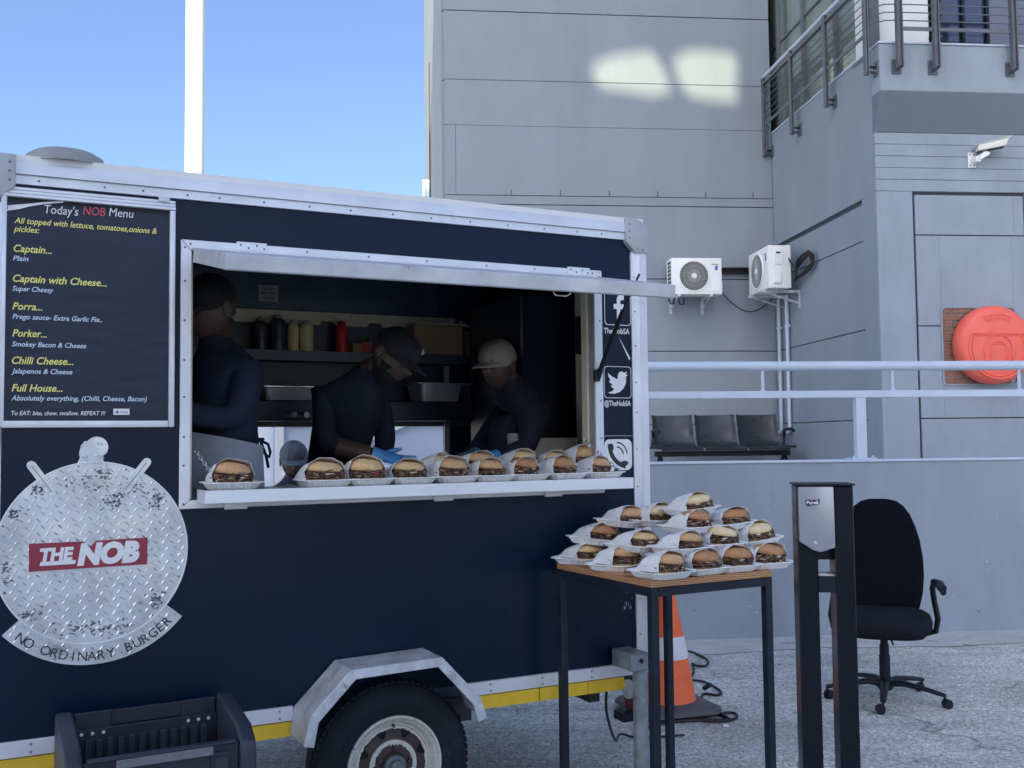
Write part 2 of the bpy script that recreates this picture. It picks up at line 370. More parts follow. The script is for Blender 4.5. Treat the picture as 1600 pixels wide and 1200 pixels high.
# courses of big panels, joints left open between them
zs = [0,.66,1.675,2.70,3.715,4.745,6.49,7.47,8.9,10.4,H_TOP]
def panel(x0, x1, z0, z1, y=0, parent=bld, name='wall_panel', M=M_wall, t=.039, gap=.006):
    m = MB(); m.box(x0, x1, y, y+t, z0+gap, z1-gap); return m.build(name, M, parent, bevel=.004, smooth=0)
for i in range(len(zs)-1):
    if i == 5:
        panel(-4.66, 0, zs[i], 4.872, gap=.005); panel(-4.66+.16, 0, 4.872, 5.85, gap=.003); panel(-4.66, -4.66+.157, 4.872, 5.85, gap=.003); panel(-4.66, 0, 5.85, zs[i+1], gap=.0)
    else: panel(-4.66, 0, zs[i], zs[i+1])
g = MB()
for k in range(7): g.box(-3.745+k*.69, -3.733+k*.69, -.006, .002, 4.875, 4.955)
bpart(g, 'drip_pin', M_groove, smooth=0)
# left flank, turned away
dx, dy = -.09, 9.26; Lf = math.hypot(dx, dy)
Mf = Matrix.Translation((-4.66,.04,0)) @ rotz(math.atan2(dy, dx))
for i in range(len(zs)-1):
    for a, b_ in ((0,3.1),(3.1,6.2),(6.2,Lf)):
        m = MB(); m.box(a+.01, b_-.01, 0, .03, zs[i]+.008, zs[i+1]-.008, 0, Mf); m.build('flank_panel', M_wall, bld, smooth=0)
g = MB(); g.box(5.0,5.06,.028,.06,4.6,8.6,0,Mf); bpart(g, 'flank_slot', M_groove, smooth=0)
# glass beyond the wall's right end, above the balcony
# ---- projecting wing
W0 = -3.21; OV = -3.38
g = MB(); g.box(.045,7,W0+.045,0,0,5.74); bpart(g, 'wing_core', M_groove, smooth=0)
def sidebox(y0, y1, z0, z1, x0=0, x1=.045, name='side_wall_panel', M=M_wall, bev=.003):
    m = MB(); m.box(x0, x1, y0, y1, z0, z1); return m.build(name, M, bld, smooth=0, bevel=bev)
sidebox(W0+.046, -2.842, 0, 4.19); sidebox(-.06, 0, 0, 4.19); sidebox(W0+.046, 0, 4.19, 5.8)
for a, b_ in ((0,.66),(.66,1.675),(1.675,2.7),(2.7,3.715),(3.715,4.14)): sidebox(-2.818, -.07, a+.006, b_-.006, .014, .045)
# front face of the wing
def front(x0, x1, z0, z1, y=W0, t=.045, M=M_wall2, name='front_wall_panel', bev=.004):
    m = MB(); m.box(x0, x1, y, y+t, z0, z1); return m.build(name, M, bld, smooth=0, bevel=bev)
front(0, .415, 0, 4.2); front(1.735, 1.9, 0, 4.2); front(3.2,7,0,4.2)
for k in range(5): front(0, 7, 4.203+k*.132, 4.203+(k+1)*.132-.0035, y=W0-(.002 if k%2 else 0), name='block_course')
# inset field with brick opening
IN = W0+.012
front(.445,1.72,0,1.672,IN,.03); front(.445,.715,1.684,2.694,IN,.03); front(1.565,1.72,1.684,2.694,IN,.03); front(.715,1.565,1.684,2.055,IN,.03)
front(.445,.715,2.706,3.709,IN,.03); front(1.565,1.72,2.706,3.709,IN,.03); front(.715,1.565,2.9,3.709,IN,.03); front(.445,1.6,3.721,4.165,IN,.03); front(1.6,1.72,3.721,4.165,IN,.03)
# window right of it
wf = MB(); wf.box(1.9,3.2,W0+.02,W0+.05,2.2,4.18); wo = wf.build('window', M_glassd, bld, smooth=0)
for a,b_,c_,d_ in ((1.9,3.2,4.1,4.18),(1.9,3.2,2.2,2.28),(1.9,1.96,2.28,4.1),(2.5,2.56,2.28,4.1)):
    m = MB(); m.box(a,b_,W0-.005,W0+.019,c_,d_); m.build('window_frame', M_white, wo, smooth=0, bevel=.003)
front(1.9,3.2,0,2.2)
# corbelled underside and fascia
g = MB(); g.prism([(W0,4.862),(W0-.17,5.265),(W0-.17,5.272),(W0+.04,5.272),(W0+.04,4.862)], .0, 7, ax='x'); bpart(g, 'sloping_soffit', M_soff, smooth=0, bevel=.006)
g = MB(); g.box(0,7,OV,W0+.046,5.273,5.8); g.box(0,7,W0+.046,-.01,5.741,5.8); bpart(g, 'balcony_fascia', M_wall2, smooth=0, bevel=.008)
g = MB(); g.box(-.012,7,OV-.014,OV+.12,5.801,5.822); g.box(-.012,.1,OV+.121,-.02,5.801,5.822); bpart(g, 'slab_edge_strip', M_rail, smooth=0, bevel=.003)
# upper floor: side glazing, white wall, dark window, blind
UF = thing  # (kept for readability)
g = MB(); g.box(.14,.16,-2.96,.3,5.82,9.6); gz = bpart(g, 'side_glazing', M_glass, smooth=0)
for y in (-2.96,-2.0,-.98,-.06):
    m = MB(); m.box(.09,.2,y-.035,y+.035,5.82,9.6); m.build('mullion', M_post, gz, smooth=0, bevel=.004)
for z in (7.1,8.6):
    m = MB(); m.box(.12,.139,-2.92,.3,z,z+.03); m.build('transom', M_post, gz, smooth=0)
YB = W0+.34
g = MB(); g.box(.1,.86,YB,YB+.3,5.82,9.6); bpart(g, 'white_upper_wall', M_whitew, smooth=0, bevel=.01)
g = MB(); g.box(1.0,1.62,YB+.1,YB+.12,5.82,9.6); dk = bpart(g, 'balcony_door_glass', M_glassd, smooth=0)
for x in (1.0,1.3,1.6):
    m = MB(); m.box(x,x+.035,YB+.06,YB+.099,5.82,9.6); m.build('door_frame', M_blackg, dk, smooth=0)
g = MB(); g.box(1.64,7,YB+.08,YB+.12,5.82,9.6); bpart(g, 'upper_wall_blind', M_glassb, smooth=0)
g = MB(); g.box(.86,7,YB+.4,YB+.42,5.82,9.6); bpart(g, 'upper_wall_back', M_int, smooth=0)
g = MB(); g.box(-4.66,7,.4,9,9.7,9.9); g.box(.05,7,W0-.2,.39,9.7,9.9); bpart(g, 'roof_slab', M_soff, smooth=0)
# brick opening
mb_ = MB(); mb_.box(.715,1.565,W0+.02,W0+.044,2.055,2.9); mort = mb_.build('mortar_bed', M_conc, bld, smooth=0)
bm_ = MB(); bm_.box(-.108,.108,-.008,.008,-.034,.034); bme = bm_.mesh('brick', M_brick, smooth=0, bevel=.004)
r = 0; z = 2.095
while z < 2.88:
    x = .72+(.108 if r%2 else 0)+.0
    while x < 1.57:
        x0 = max(x-.108, .72); x1 = min(x+.108, 1.562)
        if x1-x0 > .04:
            o = link('brick', bme, bld, ((x0+x1)/2, W0+.013+random.uniform(-.002,.002), z)); o.scale = ((x1-x0)/.216,1,1)
        x += .226
    z += .078; r += 1
g = MB(); ring_strip(g, rrect(.70,1.58,2.04,2.915,.05), rrect(.718,1.562,2.058,2.897,.04), W0-.004, W0+.02); bpart(g, 'opening_trim', M_wall2, smooth=0)

# balcony railing (part of the building)
rail = MB(); rail.tube([(-.1,.02,6.62),(-.1,-3.3,6.62)], .027, 10); rail.tube([(-.1,-3.3,6.62),(0,-3.5,6.62),(7,-3.5,6.62)], .027, 10)
ro = rail.build('balcony_railing', M_rail, bld)
bars = MB()
for k in range(7):
    z = 5.93+k*.09
    rr = .016 if k == 0 else .0065
    if k == 0:
        bars.box(-.112,-.098,.0,-3.26,z-.02,z+.02); bars.box(.15,7,-3.492,-3.478,z-.02,z+.02)
    else: bars.tube([(-.105,.0,z),(-.105,-3.24,z),(-.075,-3.36,z),(.03,-3.47,z),(.16,-3.485,z),(7,-3.485,z)], rr, 6)
bars.box(-.13,-.09,.02,-3.3,6.5,6.535); bars.build('rail_bars', M_post, ro, smooth=30)
def rpost(x, y, side):
    p = MB()
    if side:
        p.box(-.135,-.122,y-.035,y+.035,5.47,6.6); p.box(-.105,-.092,y-.035,y+.035,5.47,6.6); p.box(-.12,-.107,y-.02,y+.02,5.5,6.55)
        p.box(-.092,-.002,y-.04,y+.04,5.5,5.515); p.box(-.014,-.001,y-.055,y+.055,5.46,5.62); p.box(-.092,-.002,y-.04,y+.04,5.56,5.575)
        for zz in (5.49,5.59): p.cyl((-.02,y-.03,zz),(-.035,y-.03,zz),.012,n=6)
    else:
        p.box(x-.05,x-.037,OV-.14,OV-.07,5.5,6.6); p.box(x+.0,x+.013,OV-.14,OV-.07,5.5,6.6); p.box(x-.036,x-.001,OV-.115,OV-.1,5.52,6.55)
        p.box(x-.05,x+.02,OV-.09,OV-.001,5.5,5.515); p.box(x-.07,x+.04,OV-.014,OV-.001,5.46,5.62)
        for zz in (5.49,5.59): p.cyl((x-.05,OV-.014,zz),(x-.05,OV-.03,zz),.012,n=6)
    p.build('railing_post', M_post, ro, smooth=0, bevel=.0015)
for y in (-.03,-1.08,-2.2,-3.3): rpost(0, y, True)
for x in (.2,.62,1.52,2.6,3.7): rpost(x, 0, False)

# plant on the balcony
pl = thing('balcony_shrub', 'green leafy climber squeezed beside the dark balcony door', 'plant', BK.w(.93,W0+.3,5.82), BK.yaw)
g = MB(); R_ = random.Random(5)
for i in range(520):
    x, y, z = R_.uniform(-.075,.075), R_.uniform(-.1,.06), R_.uniform(.02,2.1); a, b_ = R_.uniform(0,6.28), R_.uniform(-.8,.8)
    M = Matrix.Translation((x,y,z)) @ Euler((b_,R_.uniform(-.8,.8),a)).to_matrix().to_4x4(); s = R_.uniform(.022,.042)
    g.add([(0,0,0),(s*.4,s*.5,.003),(0,s*1.2,0),(-s*.4,s*.5,.003)], [(0,1,2,3)], R_.choice((0,0,1)), M)
stuff(g.build('foliage', [M_leaf, mat('leaf_light', (.12,.17,.07), .55)], pl, smooth=0))
g = MB(); g.tube([(0,0,0),(.02,.01,.7),(-.02,0,1.5),(0,0,2)], .008, 6); g.build('stem', M_board, pl)

# ---- low wall and railing in front of the terrace
lw = thing('low_wall', 'long low blue grey rendered wall holding the raised terrace behind the chair', 'wall', BK.w(0,-6.5,0), BK.yaw)
g = MB()
nx, nz = 60, 8
rows = []
for j in range(nz+1):
    rows.append([(-6+12*i/nx, .004*noise.noise(Vector((i*.7,j*.9,2))), 1.30*j/nz-(.02 if j==0 else 0)) for i in range(nx+1)])
g.loft(rows, False, closed=False)
g.box(-6,6,.012,.18,-.02,1.298)
g.build('wall_face', M_wall2, lw, smooth=40)
g = MB(); g.box(-6,6,-.012,.19,1.30,1.318); g.build('coping', M_rail, lw, smooth=0, bevel=.004)
g = MB(); R_ = random.Random(31)
for k in range(60):
    x, z = R_.uniform(-3.6,3), R_.choice((R_.uniform(.02,.25),R_.uniform(.02,1.2))); s = R_.uniform(.004,.016); n_ = R_.randint(4,7); a0_ = R_.random()*6
    g.add([(x+s*R_.uniform(.5,1.8)*math.cos(a0_+2*math.pi*i/n_), -.0072, z+s*R_.uniform(.3,.9)*math.sin(a0_+2*math.pi*i/n_)) for i in range(n_)], [tuple(range(n_))], R_.choice((0,0,1)))
stuff(g.build('paint_chips', [mat('chip_pale',(.5,.53,.56),.8), mat('chip_dark',(.2,.22,.25),.8)], lw, smooth=0))
hr = thing('handrail', 'pale round handrail with a lower flat bar standing on the low wall', 'railing', BK.w(0,-6.41,1.318), BK.yaw)
g = MB(); g.tube([(-6,0,.715),(6,0,.715)], .037, 16); g.build('top_rail', M_rail, hr)
g = MB(); g.box(-6,6,-.03,.03,.47,.525); g.build('lower_rail', M_rail, hr, bevel=.004, smooth=0)
for x in (-4.81,-1.72,1.37):
    g = MB(); g.box(x-.04,x+.04,-.03,.03,.012,.47); g.box(x-.1,x+.1,-.07,.07,0,.012)
    for q in (-.075,.075): g.cyl((x+q,-.045,.012),(x+q,-.045,.028),.012,n=6)
    g.build('rail_post', M_rail, hr, bevel=.003, smooth=0)
for x in [-2.48+1.03*k for k in (-2,-1,0,1,2,3)]:
    g = MB(); g.cyl((x,0,.525),(x,0,.68),.0125,n=8); g.cyl((x,0,.525),(x,0,.533),.02,n=8); g.build('rail_stub', M_rail, hr)

# ---- white pole and goal-like frame far behind
g = MB(); g.lathe([(.0,0),(.205,0),(.205,.02),(.204,12),(.203,26),(0,26)], 28)
tag(g.build('white_pole', mat('white_pole_paint', (.8,.8,.78), .5), loc=(-6.86,22,0)), 'tall thick white pole rising behind the food trailer against blue sky', 'pole')
def framepost():
    a, c_ = gpt(659,281,0), 0
    p0 = hit(660,281,(0,20,0),Vector((0,1,0))); p1 = hit(690,281,(0,20,0),Vector((0,1,0)))
    t = thing('steel_gantry', 'thin white metal frame peeking out left of the grey building', 'frame', (p0.x,20,0))
    H = p0.z; Wd = 1.6
    for x in (0,Wd):
        g = MB(); g.box(x,x+.05,0,.05,0,H); g.build('upright', M_white, t, smooth=0)
    g = MB(); g.box(.05,Wd,0,.05,H-.07,H); g.build('crossbar', M_white, t, smooth=0)
    g = MB(); g.box(.05,Wd,.02,.03,H-1.3,H-.07); g.build('panel', mat('pale_cyan_sheet', (.5,.66,.72), .4), t, smooth=0)
framepost()

# ---- unseen block added to shade the yard; its cut holes shape two sun patches
YO = -12
def to_occ(p): t = (YO-p.y)/SUNV.y; q = p+SUNV*t; return (q.x, q.z)
ob = thing('shade_block', 'unseen shading block added behind the photographer, with holes that shape two sun patches', 'building', (0,YO,0))
quadL = [(918,102),(926,84),(958,74),(1008,66),(1022,78),(1041,116),(1044,134),(1020,142),(975,134),(934,128)]
quadR = [(1046,84),(1056,72),(1090,64),(1147,55),(1147,152),(1112,149),(1074,142),(1060,122),(1052,104)]
HL = [to_occ(hit(x,y,BK.o,BK.v)) for x, y in quadL]; HR = [to_occ(hit(x,y,BK.o,BK.v)) for x, y in quadR]
zt = to_occ(Vector((3,14,9.9)))[1]+1.0; XL, XR = -11.2, 2.6
zb = min(p[1] for p in HL+HR)-.6; za = max(p[1] for p in HL+HR)+.6
xa = min(p[0] for p in HL+HR)-.6; xb = max(p[0] for p in HL+HR)+.6
g = MB(); g.box(XL,XR,-14,0,0,zb); g.build('shade_block_body', M_whitew, ob, smooth=0)
g = MB(); g.box(XL,xa,-1.2,0,zb,zt); g.box(xb,XR,-1.2,0,zb,zt); g.box(xa,xb,-1.2,0,za,zt); g.build('shade_block_top', M_soff, ob, smooth=0)
def screen_with_holes(x0,x1,z0,z1,holes):
    bm = bmesh.new(); es = []
    for poly in [[(x0,z0),(x1,z0),(x1,z1),(x0,z1)]]+holes:
        vs = [bm.verts.new((p[0],-.1,p[1])) for p in poly]
        es += [bm.edges.new((vs[i],vs[(i+1)%len(vs)])) for i in range(len(vs))]
    bmesh.ops.triangle_fill(bm, edges=es, use_beauty=True)
    r = bmesh.ops.extrude_face_region(bm, geom=bm.faces[:])
    for v in r['geom']:
        if isinstance(v, bmesh.types.BMVert): v.co.y -= .06
    bmesh.ops.recalc_face_normals(bm, faces=bm.faces)
    me = bpy.data.meshes.new('sun_patch_screen'); bm.to_mesh(me); bm.free(); me.materials.append(M_soff); return me
link('sun_patch_screen', screen_with_holes(xa,xb,zb,za,[HL,HR]), ob)  # added screen, holes cut along the sun direction to draw the wall's light patches
for k in range(9):
    for j in range(4):
        g = MB(); g.box(XL+1+j*3.6,XL+3.4+j*3.6,.0,.02,2+k*2.4,3.4+k*2.4); g.build('shade_block_window', M_glassd, ob, smooth=0)

# ================================================================== FIXTURES ON THE BUILDING
def ac_unit(label, loc, rz, back_pipe, grp='air conditioners on the grey wall'):
    W, D, H = .70, .27, .50
    t = thing('air_conditioner', label, 'air conditioner', loc, rz, grp)      # local: x along front, front faces -y, z from underside
    g = MB(); g.box(-W/2,W/2,-D,0,0,H); ca = g.build('casing', M_white, t, bevel=.012, seg=2, smooth=40)
    cx, cz, R0 = -W/2+.31, H/2, .20
    g = MB(); g.lathe([(R0+.016,.001),(R0+.016,.012),(R0,.012),(R0-.004,-.0),(R0-.004,-.02)], 40, M=Matrix.Translation((cx,-D-.0,cz)) @ Matrix.Rotation(rad(90),4,'X')); g.build('fan_ring', M_white, t)
    g = MB(); g.cyl((cx,-D-.0015,cz),(cx,-D-.002,cz),R0-.001,n=40); g.build('fan_recess', mat('fan_dark', (.11,.12,.12), .7), t, smooth=0)
    g = MB()
    for k in range(36):
        a = 2*math.pi*k/36; b_ = a+.28
        p0 = (cx+.035*math.cos(a),-D-.008,cz+.035*math.sin(a)); p1 = (cx+.12*math.cos(a+.12),-D-.016,cz+.12*math.sin(a+.12)); p2 = (cx+.197*math.cos(b_),-D-.008,cz+.197*math.sin(b_))
        g.tube([p0,p1,p2], .0028, 4)
    for r_ in (.08,.14): g.tube([(cx+r_*math.cos(i*math.pi/16),-D-.014,cz+r_*math.sin(i*math.pi/16)) for i in range(32)], .0022, 4, loop=True)
    gr = g.build('fan_grille', mat('grille_grey', (.55,.55,.52), .5), t)
    g = MB(); g.lathe([(.0,.02),(.03,.018),(.037,.006),(.037,0)], 24, M=Matrix.Translation((cx,-D-.004,cz)) @ Matrix.Rotation(rad(90),4,'X')); g.build('fan_hub', M_white, t)
    g = MB(); g.box(W/2-.155,W/2-.03,-D-.004,-D-.0005,.05,H-.06); fp = g.build('front_panel', M_white, t, bevel=.003, smooth=0)
    g = MB(); g.box(W/2-.095,W/2-.058,-D-.0065,-D-.0045,H-.17,H-.105); g.build('energy_label', mat('label_blue', (.06,.14,.5), .5), fp, smooth=0)
    g = MB(); g.box(W/2-.145,W/2-.05,-D-.0065,-D-.0045,H-.095,H-.082); g.build('maker_strip', mat('strip_grey', (.25,.26,.3), .5), fp, smooth=0)
    for i in range(8):
        for j in range(2):
            g = MB(); g.box(-W/2-.003,-W/2-.0005,-D+.04+j*.085,-D+.105+j*.085,.05+i*.053,.088+i*.053); g.build('side_louvre', M_black, ca, smooth=0)
    g = MB(); g.box(W/2+.001,W/2+.022,-D+.05,-D+.15,.05,.2); g.build('valve_cover', M_white, t, bevel=.008)
    g = MB(); g.box(W/2+.001,W/2+.012,-D+.07,-D+.17,.27,.44); g.build('terminal_cover', M_white, t, bevel=.005)
    g = MB(); g.box(W/2+.0125,W/2+.014,-D+.09,-D+.14,.40,.42); g.build('handle_slot', M_black, t, smooth=0)
    for x in (-W/2+.09, W/2-.16):
        g = MB()
        g.box(x-.02,x+.02,-D-.04,.16,-.035,-.004); g.box(x-.02,x+.02,.145,.165,-.22,-.036)
        g.tube([(x,-D+.03,-.03),(x,.15,-.16)], .013, 6)
        g.cyl((x,.145,-.19),(x,.135,-.19),.011,n=6)
        g.build('wall_bracket', M_galv, t, smooth=0)
    return t
p1 = BK.w(-1.255,-.165,3.44)
ac_unit('white air conditioner facing the camera, left of the pair, on the blank wall', p1, BK.yaw, 0)
p2 = BK.w(-.165,-.66,3.44)
ac2_ = ac_unit('white air conditioner turned sideways in the wall corner, right of the pair', p2, BK.yaw-rad(90), 0); ac2_.scale = (1.13,1.13,1.13)
def simple(name, label, cat, mb, mats, frame=BK, group=None, **k):
    o = mb.build(name, mats, None, frame.o, frame.yaw, **k); return tag(o, label, cat, group)
g = MB()
for k, (a, b_) in enumerate(((.0,.0),(.03,.012),(-.03,.01))): g.tube([(-.8,-.03-b_,3.83+a),(-.5,-.035-b_,3.835+a),(-.05,-.03-b_,3.82+a),(-.03,-.5,3.82+a)], .016, 6)
simple('pipe_bundle', 'black insulated pipes running along the wall between the two air conditioners', 'pipes', g, M_rubcab)
g = MB(); g.tube([(-.78+.78*t_-.0,-.06-.5*t_*0,3.5-.42*math.sin(math.pi*min(1,t_*1.0))*.6) for t_ in [i/14 for i in range(15)]], .008, 5)
simple('drooping_cable', 'thin black cable drooping between the two air conditioners', 'cable', g, M_rubcab)
g = MB()
for k in range(4):
    a = .03*k
    g.tube([(-.08,-1.02,3.78-a),(-.09,-1.24,3.84-a),(-.08,-1.44,3.86-a*.6),(-.05,-1.53,3.79-a),(-.05,-1.44,3.69-a*.6),(-.07,-1.22,3.62-a*.4),(-.1,-1.0,3.55)], .014, 6)
g.tube([(-.2,-1.03,3.86),(-.18,-1.1,3.76),(-.14,-1.2,3.66),(-.1,-1.05,3.56)], .01, 6)
simple('hose_loop', 'looped black insulated hoses sticking out behind the sideways air conditioner', 'hoses', g, M_rubcab)
for i, y in enumerate((-.22,-.52)):
    g = MB(); g.tube([(-.035,y,3.42),(-.035,y,1.58),(-.035,y+.03,1.555),(-.035,y+.17,1.55)], .024, 8)
    for z in (3.0,2.1): g.box(-.06,-.0,y-.035,y+.035,z-.015,z+.015)
    simple('drain_pipe', ('grey downpipe in the wall corner, nearer the corner of the two','grey downpipe beside the wall corner, farther from the corner of the two')[i], 'pipe', g, M_rail, group='thin grey pipes under the air conditioner')

# bench of three perforated seats
bx = thing('waiting_bench', 'black steel three-seat waiting bench behind the handrail', 'bench', BK.w(-1.1,-.62,.95), BK.yaw)
for k in range(3):
    x0 = -.86+k*.575; x1 = x0+.54
    prof = [(.02,.84),(-.01,.83),(-.03,.74),(-.07,.6),(-.1,.5),(-.14,.44),(-.2,.425),(-.42,.43),(-.5,.42),(-.53,.39)]
    rings = []
    for t_ in (0,.06,.12,.5,.88,.94,1):
        e = .018 if t_ in (0,1) else (.008 if t_ in (.06,.94) else 0)
        rings.append([(x0+(x1-x0)*t_, p[0]-e, p[1]+e*.6) for p in prof]+[(x0+(x1-x0)*t_, p[0]+.012, p[1]-.012) for p in prof[::-1]])
    g = MB(); g.loft(rings); g.build('bench_seat', M_bench, bx, smooth=50)
g = MB(); g.box(-.9,.9,-.34,-.27,.30,.37); g.build('seat_beam', M_black, bx, bevel=.006)
for x in (-.83,.83):
    g = MB(); g.tube([(x,-.02,0),(x,-.12,.16),(x,-.3,.32)], .022, 8); g.tube([(x,-.58,0),(x,-.48,.16),(x,-.3,.32)], .022, 8); g.tube([(x,-.62,.02),(x,0,.02)], .02, 8)
    g.build('bench_leg', M_black, bx)
for x in (-.89,.89):
    g = MB(); g.tube([(x,-.12,.42),(x+.02,-.1,.55),(x,-.16,.63),(x,-.42,.65),(x,-.5,.62)], .02, 8); g.box(x-.03,x+.03,-.5,-.1,.40,.43); g.build('armrest', M_black, bx)

# life ring cabinet
lr = thing('life_ring_case', 'round orange red life ring case over the brick opening', 'life ring case', BK.w(1.225,W0-.01,2.475), BK.yaw)
M = Matrix.Rotation(rad(90),4,'X')
g = MB(); g.lathe([(0,0),(.40,0),(.425,.02),(.435,.08),(.43,.15),(.412,.19),(.39,.208),(.37,.214),(0,.216)], 56, M=M); sh = g.build('case_shell', M_red, lr, smooth=50)
# raised door outline, a horseshoe relief
pts = []
for i in range(60):
    a = 2*math.pi*i/60; x, z = .335*math.cos(a), .335*math.sin(a); z = min(z,.16); pts.append((x,z-.04))
g = MB(); g.tube([(p[0],-.217,p[1]) for p in pts], .016, 6, loop=True)
g.tube([(p[0]*.9,-.218,p[1]*.9-.01) for p in pts], .009, 6, loop=True); g.build('door_rim', M_red, lr)
g = MB()
for r_ in (.165,.095):
    g.tube([(r_*math.cos(rad(a)),-.217,r_*math.sin(rad(a))-.06) for a in range(-20,201,10)], .013, 6)
for s_ in (-1,1): g.tube([(s_*.155,-.217,-.116),(s_*.155,-.217,-.17),(s_*.09,-.217,-.17),(s_*.09,-.217,-.092)], .012, 6)
g.tube([(-.09,-.217,.0),(.09,-.217,.0)], .006, 6)
g.build('ring_relief', M_red, lr)
g = MB(); g.tube([(.33*math.cos(rad(a)),-.217,.33*math.sin(rad(a))+.0) for a in (60,75,90,105,120)], .006, 6)
R_ = random.Random(2)
for k in range(9):
    a = rad(64+k*6.5); g.box(-.010,.010,-.222,-.216,-.018,.018, 0, Matrix.Translation((.29*math.cos(a),0,.29*math.sin(a))) @ Matrix.Rotation(math.pi/2-a,4,'Y'))
g.build('embossed_mark', M_red, lr, smooth=0)

# security camera
cc = thing('security_camera', 'white bullet security camera on a wall bracket below the balcony', 'camera', BK.w(1.13,W0,4.545), BK.yaw)
g = MB(); g.box(-.055,.035,-.012,-.001,-.07,.1); pl_ = g.build('wall_plate', M_white, cc, bevel=.004)
g = MB()
for x in (-.035,.012):
    for z in (-.045,.075): g.cyl((x,-.013,z),(x,-.016,z),.008,n=8)
g.build('bolt', M_black, pl_, smooth=0)
g = MB(); g.prism([(-.01,-.03),(-.01,.03),(.1,.09),(.14,.075),(.13,.05)], -.13, -.06); g.cyl((.09,-.1,.06),(.09,-.1,.10),.03,.022,n=12); g.box(-.03,.03,-.13,-.013,-.03,.03); g.build('arm', M_white, cc, bevel=.004)
Mc = Matrix.Translation((.075,-.10,.10)) @ Matrix.Scale(.72,4) @ Matrix.Rotation(rad(-9),4,'Y') @ rotz(rad(-12))
g = MB(); g.prism([(-.1,.0),(-.075,.095),(.30,.115),(.40,.125),(.33,.02),(.3,.005)], -.06,.06, 0, Mc); g.build('housing', mat('ivory_plastic', (.74,.72,.62), .45), cc, bevel=.012, seg=2)
g = MB(); g.prism([(-.12,.095),(-.12,.104),(.43,.137),(.43,.128)], -.07,.07, 0, Mc); g.build('sun_hood', M_white, cc, bevel=.003)
g = MB(); g.box(-.09,.3,-.05,.05,-.014,-.001,0,Mc); g.build('base_plate', M_black, cc)

# ================================================================== BEHIND THE TRAILER (seen through its far hatch)
def beyond():
    t = thing('parked_cabin', 'pale blue grey panelled trailer cabin seen through the rear hatch', 'trailer', TR.w(1.45,4.2,0), TR.yaw-.1)
    g = MB(); g.box(-.9,1.8,0,.8,.35,2.1); g.build('body', mat('pale_panel', (.5,.56,.66), .5), t, bevel=.02)
    g = MB(); g.box(-.86,-.8,-.03,-.002,.35,2.1); g.box(-.86,1.6,-.03,-.002,1.62,1.66); g.prism([(-.8,1.22),(-.8,1.28),(.4,1.78),(.4,1.70)], -.04,-.005); g.build('white_trim', M_white, t, smooth=0)
    for x in (-.5,1.3):
        g = MB(); g.lathe([(0,-.1),(.3,-.1),(.33,-.06),(.33,.06),(.3,.1),(0,.1)], 20, M=Matrix.Translation((x,.14,.33)) @ Matrix.Rotation(rad(90),4,'X')); g.build('wheel', M_rub, t)
    # pale sunlit wall and yellowing bushes far behind
    t2 = thing('garden_wall', 'bright sunlit white wall seen small through the rear hatch', 'wall', (-6.5,24.5,0), rad(4))
    g = MB(); g.box(-4,4.2,0,.3,0,2.9); g.build('wall_face', M_white, t2, smooth=0)
    g = MB(); g.box(-4.1,4.3,-.05,.35,2.901,3.0); g.build('coping', M_whitew, t2, smooth=0)
    R_ = random.Random(11)
    for k, (x, lab) in enumerate(((-5.25,'yellowish bush at the sunlit wall, left one seen through the rear hatch'),(-4.55,'yellowish bush at the sunlit wall, right one seen through the rear hatch'))):
        b_ = thing('bush', lab, 'bush', (x,21.2,0), 0, 'bushes in front of the sunlit wall')
        g = MB()
        for i in range(700):
            u, v = R_.random()*6.283, math.acos(2*R_.random()-1); r_ = .62*R_.random()**.4
            p = (r_*math.sin(v)*math.cos(u)*.55, r_*math.sin(v)*math.sin(u)*.55, 1.15+1.3*r_*math.cos(v)); s = R_.uniform(.05,.1)
            Mx = Matrix.Translation(p) @ Euler((R_.uniform(0,6),R_.uniform(0,6),0)).to_matrix().to_4x4()
            g.add([(0,0,0),(s*.4,s*.5,0),(0,s,0),(-s*.4,s*.5,0)], [(0,1,2,3)], R_.choice((0,0,1)), Mx)
        stuff(g.build('foliage', [M_leafy, M_leaf], b_, smooth=0))
        g = MB(); g.tube([(0,0,0),(.03,0,.5),(0,.02,1.0)], [.05,.04,.02], 8); g.build('stem', M_board, b_)
beyond()

# ================================================================== FOOD TRAILER (local frame: x along the side, y into the trailer)
tr = thing('food_trailer', 'dark navy food trailer with open serving hatch, menu board and round metal sign', 'food trailer', TR.o, TR.yaw)
def T(mb, name, mats, parent=tr, **k): return mb.build(name, mats, parent, **k)
UL, UR, ZB, ZT, DEP = -1.35, 1.172, .543, 2.43, 1.52
WX0, WX1, WZ0, WZ1 = -.755, .907, 1.30, 2.178
# side skin around the opening
g = MB()
g.box(UL,WX0,0,.03,ZB,ZT); g.box(WX1,UR-.06,0,.03,1.512,ZT); g.box(WX1,UR-.06,.0,.03,ZB,1.507); g.box(WX0,WX1,0,.03,ZB,WZ0); g.box(WX0,WX1,0,.03,WZ1,ZT)
T(g, 'side_panel', M_navy, smooth=0)
g = MB(); g.box(WX1,UR-.06,.003,.02,1.506,1.513); T(g, 'panel_seam', mat('seam_grey', (.3,.33,.38), .5), smooth=0)
